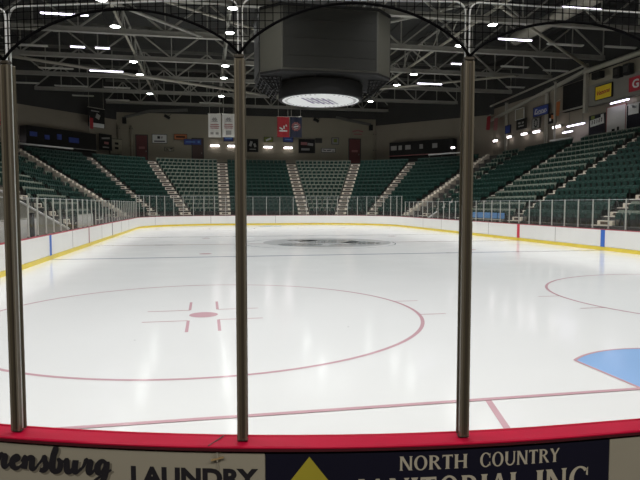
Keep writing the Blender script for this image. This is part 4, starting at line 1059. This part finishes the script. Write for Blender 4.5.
# ------------------------------------------------------------------ corner concourses
def corner_xy(side, t, inset):
    a, c = (Vector((-18.2, 75, 0)), Vector((-29, 62, 0))) if side < 0 else (Vector((17.4, 75, 0)), Vector((29, 62, 0)))
    d = (c - a).normalized(); n = Vector((0, 50, 0)) - a; n = (n - d * n.dot(d)).normalized()
    return a + (c - a) * t + n * inset
rzL = math.atan2(13, 10.8); rzR = -math.atan2(13, 11.6)
def rail(a, c, label):
    a, c = Vector(a), Vector(c); t = tag(empty('drink_rail', (a + c) / 2), label, 'rail', 'white drink rails'); d = c - a
    rot = Matrix.Rotation(math.atan2(d.y, d.x), 3, 'Z')
    b = MB(); b.box((0, 0, 0), (d.length, 0.34, 0.17), rot=rot, bev=0.02); b.build('rail_top', 'board_white', t)
    b = MB(); m_ = max(2, int(d.length / 1.8))
    for k in range(m_ + 1): b.bar(d * (k / m_ - 0.5) * 0.98 + Vector((0, 0, -0.05)), d * (k / m_ - 0.5) * 0.98 + Vector((0, 0, ZW - a.z)), 0.06)
    b.build('rail_leg', 'steel_dark', t)
rail((-25.8, 59.35, 8.65), (-21.6, 64.6, 8.65), 'white drink rail above the corner seats under the black banner')
rail((21.4, 64.5, 8.65), (24.6, 59.8, 8.65), 'white drink rail above the corner seats beside the post over the navy sign')
rail((26.2, 45.1, 8.46), (26.6, 42.4, 8.46), 'white drink rail below the strip light near the yellow sign')
t = tag(empty('concession_stand', corner_xy(-1, 0.55, 0.8) + Vector((0, 0, ZW)), rzL), 'dark concession front with dim blue panels behind the drink rail, ramp side', 'concession stand')
b = MB(); b.box((0, 0, 1.6), (9.5, 1.2, 3.2), bev=0.05); b.build('stand_body', 'black', t)
b = MB()
for k, (x, w, h) in enumerate(((-3.9, 0.9, 0.5), (-2.2, 0.6, 0.5), (-0.6, 0.6, 0.6), (1.4, 1.4, 0.6))): b.box((x, -0.64, 2.3 - 0.2 * (k % 2)), (w, 0.06, h))
b.build('menu_panel', 'sign_blue', t)
b = MB(); b.box((0, -0.75, 1.1), (9.3, 0.4, 0.08)); b.build('counter', 'grey', t)
t = tag(empty('concession_stand', corner_xy(1, 0.45, 0.8) + Vector((0, 0, ZW)), rzR), 'dark concession front with pale windows behind the drink rail, far from the ramp', 'concession stand')
b = MB(); b.box((0, 0, 1.5), (9.5, 1.2, 3.0), bev=0.05); b.build('stand_body', 'black', t)
b = MB()
for x, w in ((-4.0, 0.9), (-3.0, 0.5), (-1.8, 0.8), (0.2, 0.5), (2.2, 0.7)): b.box((x, -0.64, 2.2), (w, 0.06, 0.6))
b.build('menu_panel', 'grey', t)
b = MB(); b.box((0, -0.75, 1.1), (9.3, 0.4, 0.08)); b.build('counter', 'pink', t)
p = corner_xy(-1, 0.28, 1.7)
t = tag(empty('hanging_banner', (p.x, p.y, 11.9), rzL), 'black hanging banner with white lower band in the ramp side corner', 'banner')
b = MB(); b.box((0, 0, 1.1), (2.5, 0.03, 2.3)); b.build('cloth', 'black', t); strokes(t, -0.03, [(0, 0.2, 2.3, 0.5, 0, 'white'), (0.2, 1.3, 0.6, 0.6, 0.4, 'grey'), (-0.2, 1.9, 1.2, 0.12, 0, 'grey')], 'printed_marking')
b = MB(); b.tube([(-1.3, 0, 2.3), (1.3, 0, 2.3)], 0.04, 8); b.build('top_pole', 'pipe', t)
b = MB(); [b.tube([(s, 0, 2.3), (s, 0, 6.0)], 0.02, 5) for s in (-1.1, 1.1)]; b.build('hanging_line', 'pipe', t)
p = corner_xy(-1, 0.34, 2.0)
t = tag(empty('hanging_flag', (p.x, p.y, 11.6), rzL), 'narrow red flag beside the black banner', 'flag'); b = MB(); b.box((0, 0, 0.6), (0.5, 0.03, 1.3)); b.build('cloth', 'banner_red', t); b = MB(); b.tube([(-0.28, 0, -0.3), (-0.28, 0, 1.5)], 0.03, 6); b.build('flag_pole', 'pipe', t)
p = corner_xy(-1, 0.975, 0.6)
t = tag(empty('hanging_flag', (p.x, p.y, 10.9), rzL), 'red flag hanging at the frame edge beside the leftmost brown post', 'flag'); b = MB(); b.box((0, 0, 1.2), (1.0, 0.03, 2.6)); b.build('cloth', 'banner_red', t); b = MB(); b.tube([(-0.55, 0, 2.5), (0.55, 0, 2.5)], 0.03, 6); b.build('flag_pole', 'pipe', t)
p = corner_xy(-1, 0.14, 0.5)
board_sign('wall_board', p.x, p.y, 10.3, 1.9, 2.0, rzL, 'black', 'dark board with pale slanted lettering next to the concession, ramp side', 'board', extra=lambda t, w, h, y: strokes(t, y, [(0, 1.5, 1.3, 0.22, -0.1, 'grey'), (0.1, 0.9, 0.7, 0.3, 0, 'pink'), (0, 0.35, 1.0, 0.15, 0, 'grey')]))
p = corner_xy(-1, 0.03, 0.4)
board_sign('wall_board', p.x, p.y, 9.9, 2.2, 2.0, rzL, 'wall', 'pale doorway panel with two dark windows by the ramp side corner', 'panel', extra=lambda t, w, h, y: strokes(t, y, [(0, 1.4, 0.6, 0.3, 0, 'black'), (0, 0.8, 0.6, 0.3, 0, 'black')]))
sconce(-28.6, 61.2, 9.7, PI / 2, 'bright wall light beyond the leftmost brown post', 0.8)
p = corner_xy(-1, 0.87, 0.25); sconce(p.x, p.y, 9.55, rzL, 'bright wall light just past the leftmost brown post', 0.6)
p = corner_xy(1, 0.73, 1.62); sconce(p.x, p.y, 9.6, rzR, 'bright wall light beside the post over the navy sign', 0.5)

# ------------------------------------------------------------------ wall-light side concourse
RZ = -PI / 2
XR = 28.75
for i, (y, z, ln) in enumerate(((48.0, 10.25, 1.3), (51.7, 10.2, 1.2), (54.2, 10.25, 1.1), (57.5, 10.3, 0.8), (60.9, 10.2, 0.9))):
    sconce(XR - 0.02, y, z, RZ, 'glowing wall light under the blue wall sign, ' + ordinal(i) + ' from the grey fascia', ln)
def strip(x, y, z, ln, label, rod=1.4):
    t = tag(empty('strip_light', (x, y, z), RZ), label, 'strip light', 'strip lights of the concourse')
    b = MB(); b.box((0, 0, 0.09), (ln + 0.1, 0.25, 0.1), bev=0.02); b.build('housing', 'grey', t)
    b = MB(); b.box((0, 0, 0), (ln, 0.18, 0.1), bev=0.03); b.build('tube', 'tube_glow', t)
    for s in (-1, 1): b = MB(); b.bar((s * ln * 0.4, 0, 0.1), (s * ln * 0.4, 0, rod), 0.03); b.build('hanger_rod', 'steel_dark', t)
strip(28.3, 44.3, 9.95, 2.6, 'upper strip light beside the grey fascia over the concourse')
strip(27.9, 45.0, 9.35, 1.5, 'lower strip light under the one beside the grey fascia', 0.45)
strip(28.3, 38.3, 11.15, 2.2, 'strip light under the fascia between the yellow and red signs', 0.12)
t = tag(empty('fascia_box', (28.3, 27.4, 11.4)), 'long grey fascia above the concourse carrying the yellow and red signs', 'fascia')
b = MB(); b.box((0.2, 0, 0.9), (0.6, 30, 1.9), bev=0.03); b.build('fascia_panel', 'fascia', t)
b = MB(); b.box((0.2, 0, 2.4), (0.5, 30, 1.1)); b.build('upper_wall', 'wall', t)
b = MB(); b.tube([(-0.35, -15, 3.2), (-0.35, 15.2, 3.2)], 0.22, 10); b.build('top_pipe', 'pipe', t)
b = MB(); b.box((-0.3, 15.1, 1.6), (0.3, 0.35, 4.4)); b.build('end_column', 'pipe', t)
board_sign('wall_sign', 28.08, 40.1, 12.30, 2.2, 1.22, RZ, 'sign_yellow', 'yellow sign with red slanted lettering on the grey fascia', 'sign', extra=lambda t, w, h, y: wtext(t, y, 'Vezona', -0.85, 0.85, 0.38, 0.78, 'sign_red', 0.02, 0.35, 0.06))
board_sign('wall_sign', 28.08, 35.55, 12.22, 2.6, 1.1, RZ, 'sign_red', 'red sign with a white capital G on the grey fascia', 'sign', frame='sign_red', extra=lambda t, w, h, y: wtext(t, y, 'G', -0.95, -0.2, 0.2, 0.92, 'white', 0.03))
board_sign('wall_sign', 28.55, 50.7, 12.3, 2.9, 1.0, RZ, 'sign_blue', 'blue sign with white script lettering on the wall over the lights', 'sign', extra=lambda t, w, h, y: strokes(t, y, [(-1.05, 0.5, 0.16, 0.55, 0.3, 'white'), (-0.85, 0.72, 0.4, 0.13, 0, 'white'), (-0.85, 0.3, 0.45, 0.13, 0, 'white'), (-0.65, 0.42, 0.14, 0.28, 0, 'white')] + [(-0.35 + 0.27 * k, 0.46, 0.13, 0.32, 0.35 * (-1) ** k, 'white') for k in range(6)] + [(0.2, 0.24, 1.5, 0.07, -0.04, 'white')]))
board_sign('wall_sign', 28.55, 51.6, 11.1, 1.5, 1.1, RZ, 'grey', 'grey panel with a dark ring under the blue script sign', 'panel', extra=lambda t, w, h, y: strokes(t, y, [(0.3 * math.cos(a), 0.55 + 0.4 * math.sin(a), 0.16, 0.14, -a, 'black') for a in [k * PI / 6 for k in range(12)]]))
board_sign('wall_sign', 28.55, 54.6, 11.4, 2.0, 1.1, RZ, 'black', 'black square sign with grey lettering left of the ring panel', 'sign', extra=lambda t, w, h, y: strokes(t, y, [(-0.4, 0.7, 0.5, 0.2, 0.1, 'grey'), (0.35, 0.7, 0.4, 0.2, -0.1, 'grey'), (0, 0.35, 1.2, 0.15, 0, 'grey')]))
board_sign('wall_sign', 28.55, 48.6, 11.2, 1.2, 1.0, RZ, 'black', 'black sign with an orange patch beside the ring panel', 'sign', extra=lambda t, w, h, y: strokes(t, y, [(0.2, 0.6, 0.7, 0.4, 0.2, 'sign_orange'), (-0.3, 0.4, 0.3, 0.3, 0, 'white')]))
board_sign('wall_sign', 28.55, 55.0, 12.6, 1.8, 1.2, RZ, 'wall', 'pale arrow shaped board over the black square sign', 'board', frame='white')
board_sign('wall_sign', 28.55, 57.6, 11.2, 1.2, 0.9, RZ, 'sign_blue', 'small blue sign over a wall light near the far corner', 'sign')
for i, (y, z, h) in enumerate(((61.5, 11.6, 1.7), (59.6, 11.3, 1.5), (47.0, 11.2, 1.4))):
    t = tag(empty('hanging_flag', (28.0, y, z), RZ), ['red flag hanging by the far corner wall', 'faded red and white flag next to the far corner flag', 'orange red flag beside the black sign with an orange patch'][i], 'flag', 'flags along the concourse wall')
    b = MB(); b.box((0, 0, h / 2), (0.9, 0.03, h), rot=Matrix.Rotation(0.12, 3, 'Y')); b.build('cloth', ['banner_red', 'pink', 'sign_orange'][i], t)
    b = MB(); b.tube([(-0.5, 0, h - 0.1), (0.55, 0, h + 0.15)], 0.03, 6); b.build('flag_pole', 'pipe', t)
for y, lab in ((50.0, 'pale wall column beside the blue script sign'), (58.4, 'pale wall column near the far corner with wall lights'), (46.4, 'slim pale pole between the dark recess and the fascia')):
    t = tag(empty('wall_post', (28.74 if y > 47 else 27.4, y, ZW)), lab, 'post', 'upright wall posts')
    b = MB(); b.box((0, 0, 3.3), (0.2 if y > 47 else 0.16, 0.4 if y > 47 else 0.16, 6.6)); b.build('shaft', 'pipe', t); b = MB(); b.box((0, 0, 6.6), (0.22, 0.6, 0.15)); b.build('top_plate', 'steel_dark', t)
t = tag(empty('wall_beam_trim', (28.5, 52, 13.0)), 'pale sloping steel beam along the upper concourse wall', 'beam', None, 'structure')
b = MB(); b.bar((0, 10, -0.2), (0, -9.0, 1.9), 0.3); b.bar((0, 10, 1.6), (0, -9, 2.4), 0.16); b.build('beam_bar', 'pipe', t)
t = tag(empty('dark_recess', (28.7, 45.2, 11.6)), 'black equipment recess between the blue script sign and the fascia', 'recess')
b = MB(); b.box((0, 0, 1.2), (0.4, 3.2, 2.6)); b.build('recess_panel', 'black', t); b = MB(); b.box((-0.22, 0, 0.0), (0.1, 4.6, 0.16)); b.build('recess_rail', 'steel', t)
t = tag(empty('wall_speaker', (27.6, 40.3, 13.75), RZ), 'black box speaker above the yellow sign', 'speaker'); b = MB(); b.box((0, 0, 0), (1.2, 0.5, 0.6), bev=0.05); b.build('speaker_case', 'black', t); b = MB(); b.bar((0, 0.2, 0.2), (0, 0.6, 0.4), 0.1); b.build('speaker_bracket', 'frame_dk', t)
for y, lab in ((37.9, 'black box on the fascia above the red sign, closer to the yellow sign'), (36.7, 'black box on the fascia above the red sign, at the frame edge')):
    t = tag(empty('equipment_box', (27.75, y, 13.0), RZ), lab, 'box', 'equipment boxes above the red sign'); b = MB(); b.box((0, 0, 0.5), (0.8, 0.5, 0.9), bev=0.05); b.build('case', 'black', t); b = MB(); b.box((0, -0.26, 0.5), (0.5, 0.03, 0.5)); b.build('front_grille', 'frame_dk', t)
board_sign('concession_display', 28.5, 38.9, 9.4, 2.4, 3.0, RZ, 'conc_white', 'white lit concession wall with small dark items under the strip light', 'panel', frame='pink', extra=lambda t, w, h, y: strokes(t, y, [(-0.3, 0.9, 0.4, 0.25, 0, 'black'), (0.3, 0.95, 0.25, 0.4, 0, 'black'), (0, 0.4, 1.8, 0.1, 0, 'pink')]))
board_sign('concession_display', 28.5, 41.4, 9.2, 2.2, 2.6, RZ, 'navy', 'dark panel under the yellow sign with white lettering across it', 'panel', extra=lambda t, w, h, y: strokes(t, y, [(0, 1.95, 1.9, 0.62, -0.08, 'white')] + [(-0.65 + 0.32 * k, 1.95 + 0.03 * k, 0.16, 0.36, 0.2, 'lettering_dark') for k in range(5)] + [(-0.6, 2.4, 0.5, 0.3, 0, 'sign_green'), (0.7, 2.4, 0.4, 0.3, 0, 'white')]))
board_sign('concession_display', 28.5, 36.3, 9.3, 2.6, 2.8, RZ, 'navy', 'dark blue doorway with a white notice below the red sign', 'panel', frame='conc_white', extra=lambda t, w, h, y: strokes(t, y, [(-0.5, 2.4, 1.2, 0.9, 0, 'white'), (-0.4, 2.55, 0.5, 0.2, 0.2, 'sign_blue')]))

# ------------------------------------------------------------------ world, camera, view
w = bpy.data.worlds.new('hall'); SC.world = w; w.use_nodes = True
w.node_tree.nodes['Background'].inputs[0].default_value = (0.02, 0.02, 0.022, 1); w.node_tree.nodes['Background'].inputs[1].default_value = 0.3
cd = bpy.data.cameras.new('camera'); cam = bpy.data.objects.new('camera', cd); COL.objects.link(cam); SC.camera = cam
cd.sensor_fit = 'HORIZONTAL'; cd.sensor_width = 36; cd.lens = FOC / 640 * 36; cd.clip_end = 400; cd.clip_start = 0.05
cy, sy, cp, sp = math.cos(YAW), math.sin(YAW), math.cos(PITCH), math.sin(PITCH)
F = Vector((sy * cp, cy * cp, -sp)); R_ = Vector((cy, -sy, 0)); U = R_.cross(F)
mw = Matrix((R_, U, -F)).transposed().to_4x4(); mw.translation = CAM; cam.matrix_world = mw
vs_ = SC.view_settings; vs_.view_transform = 'Standard'; vs_.look = 'None'; vs_.exposure = 0.0; vs_.gamma = 1.0; vs_.use_curve_mapping = False
c = SC.cycles
c.use_denoising = True; c.max_bounces = 8; c.diffuse_bounces = 4; c.glossy_bounces = 3; c.transparent_max_bounces = 24; c.caustics_reflective = False; c.caustics_refractive = False
c.sample_clamp_indirect = 6.0; c.use_light_tree = True
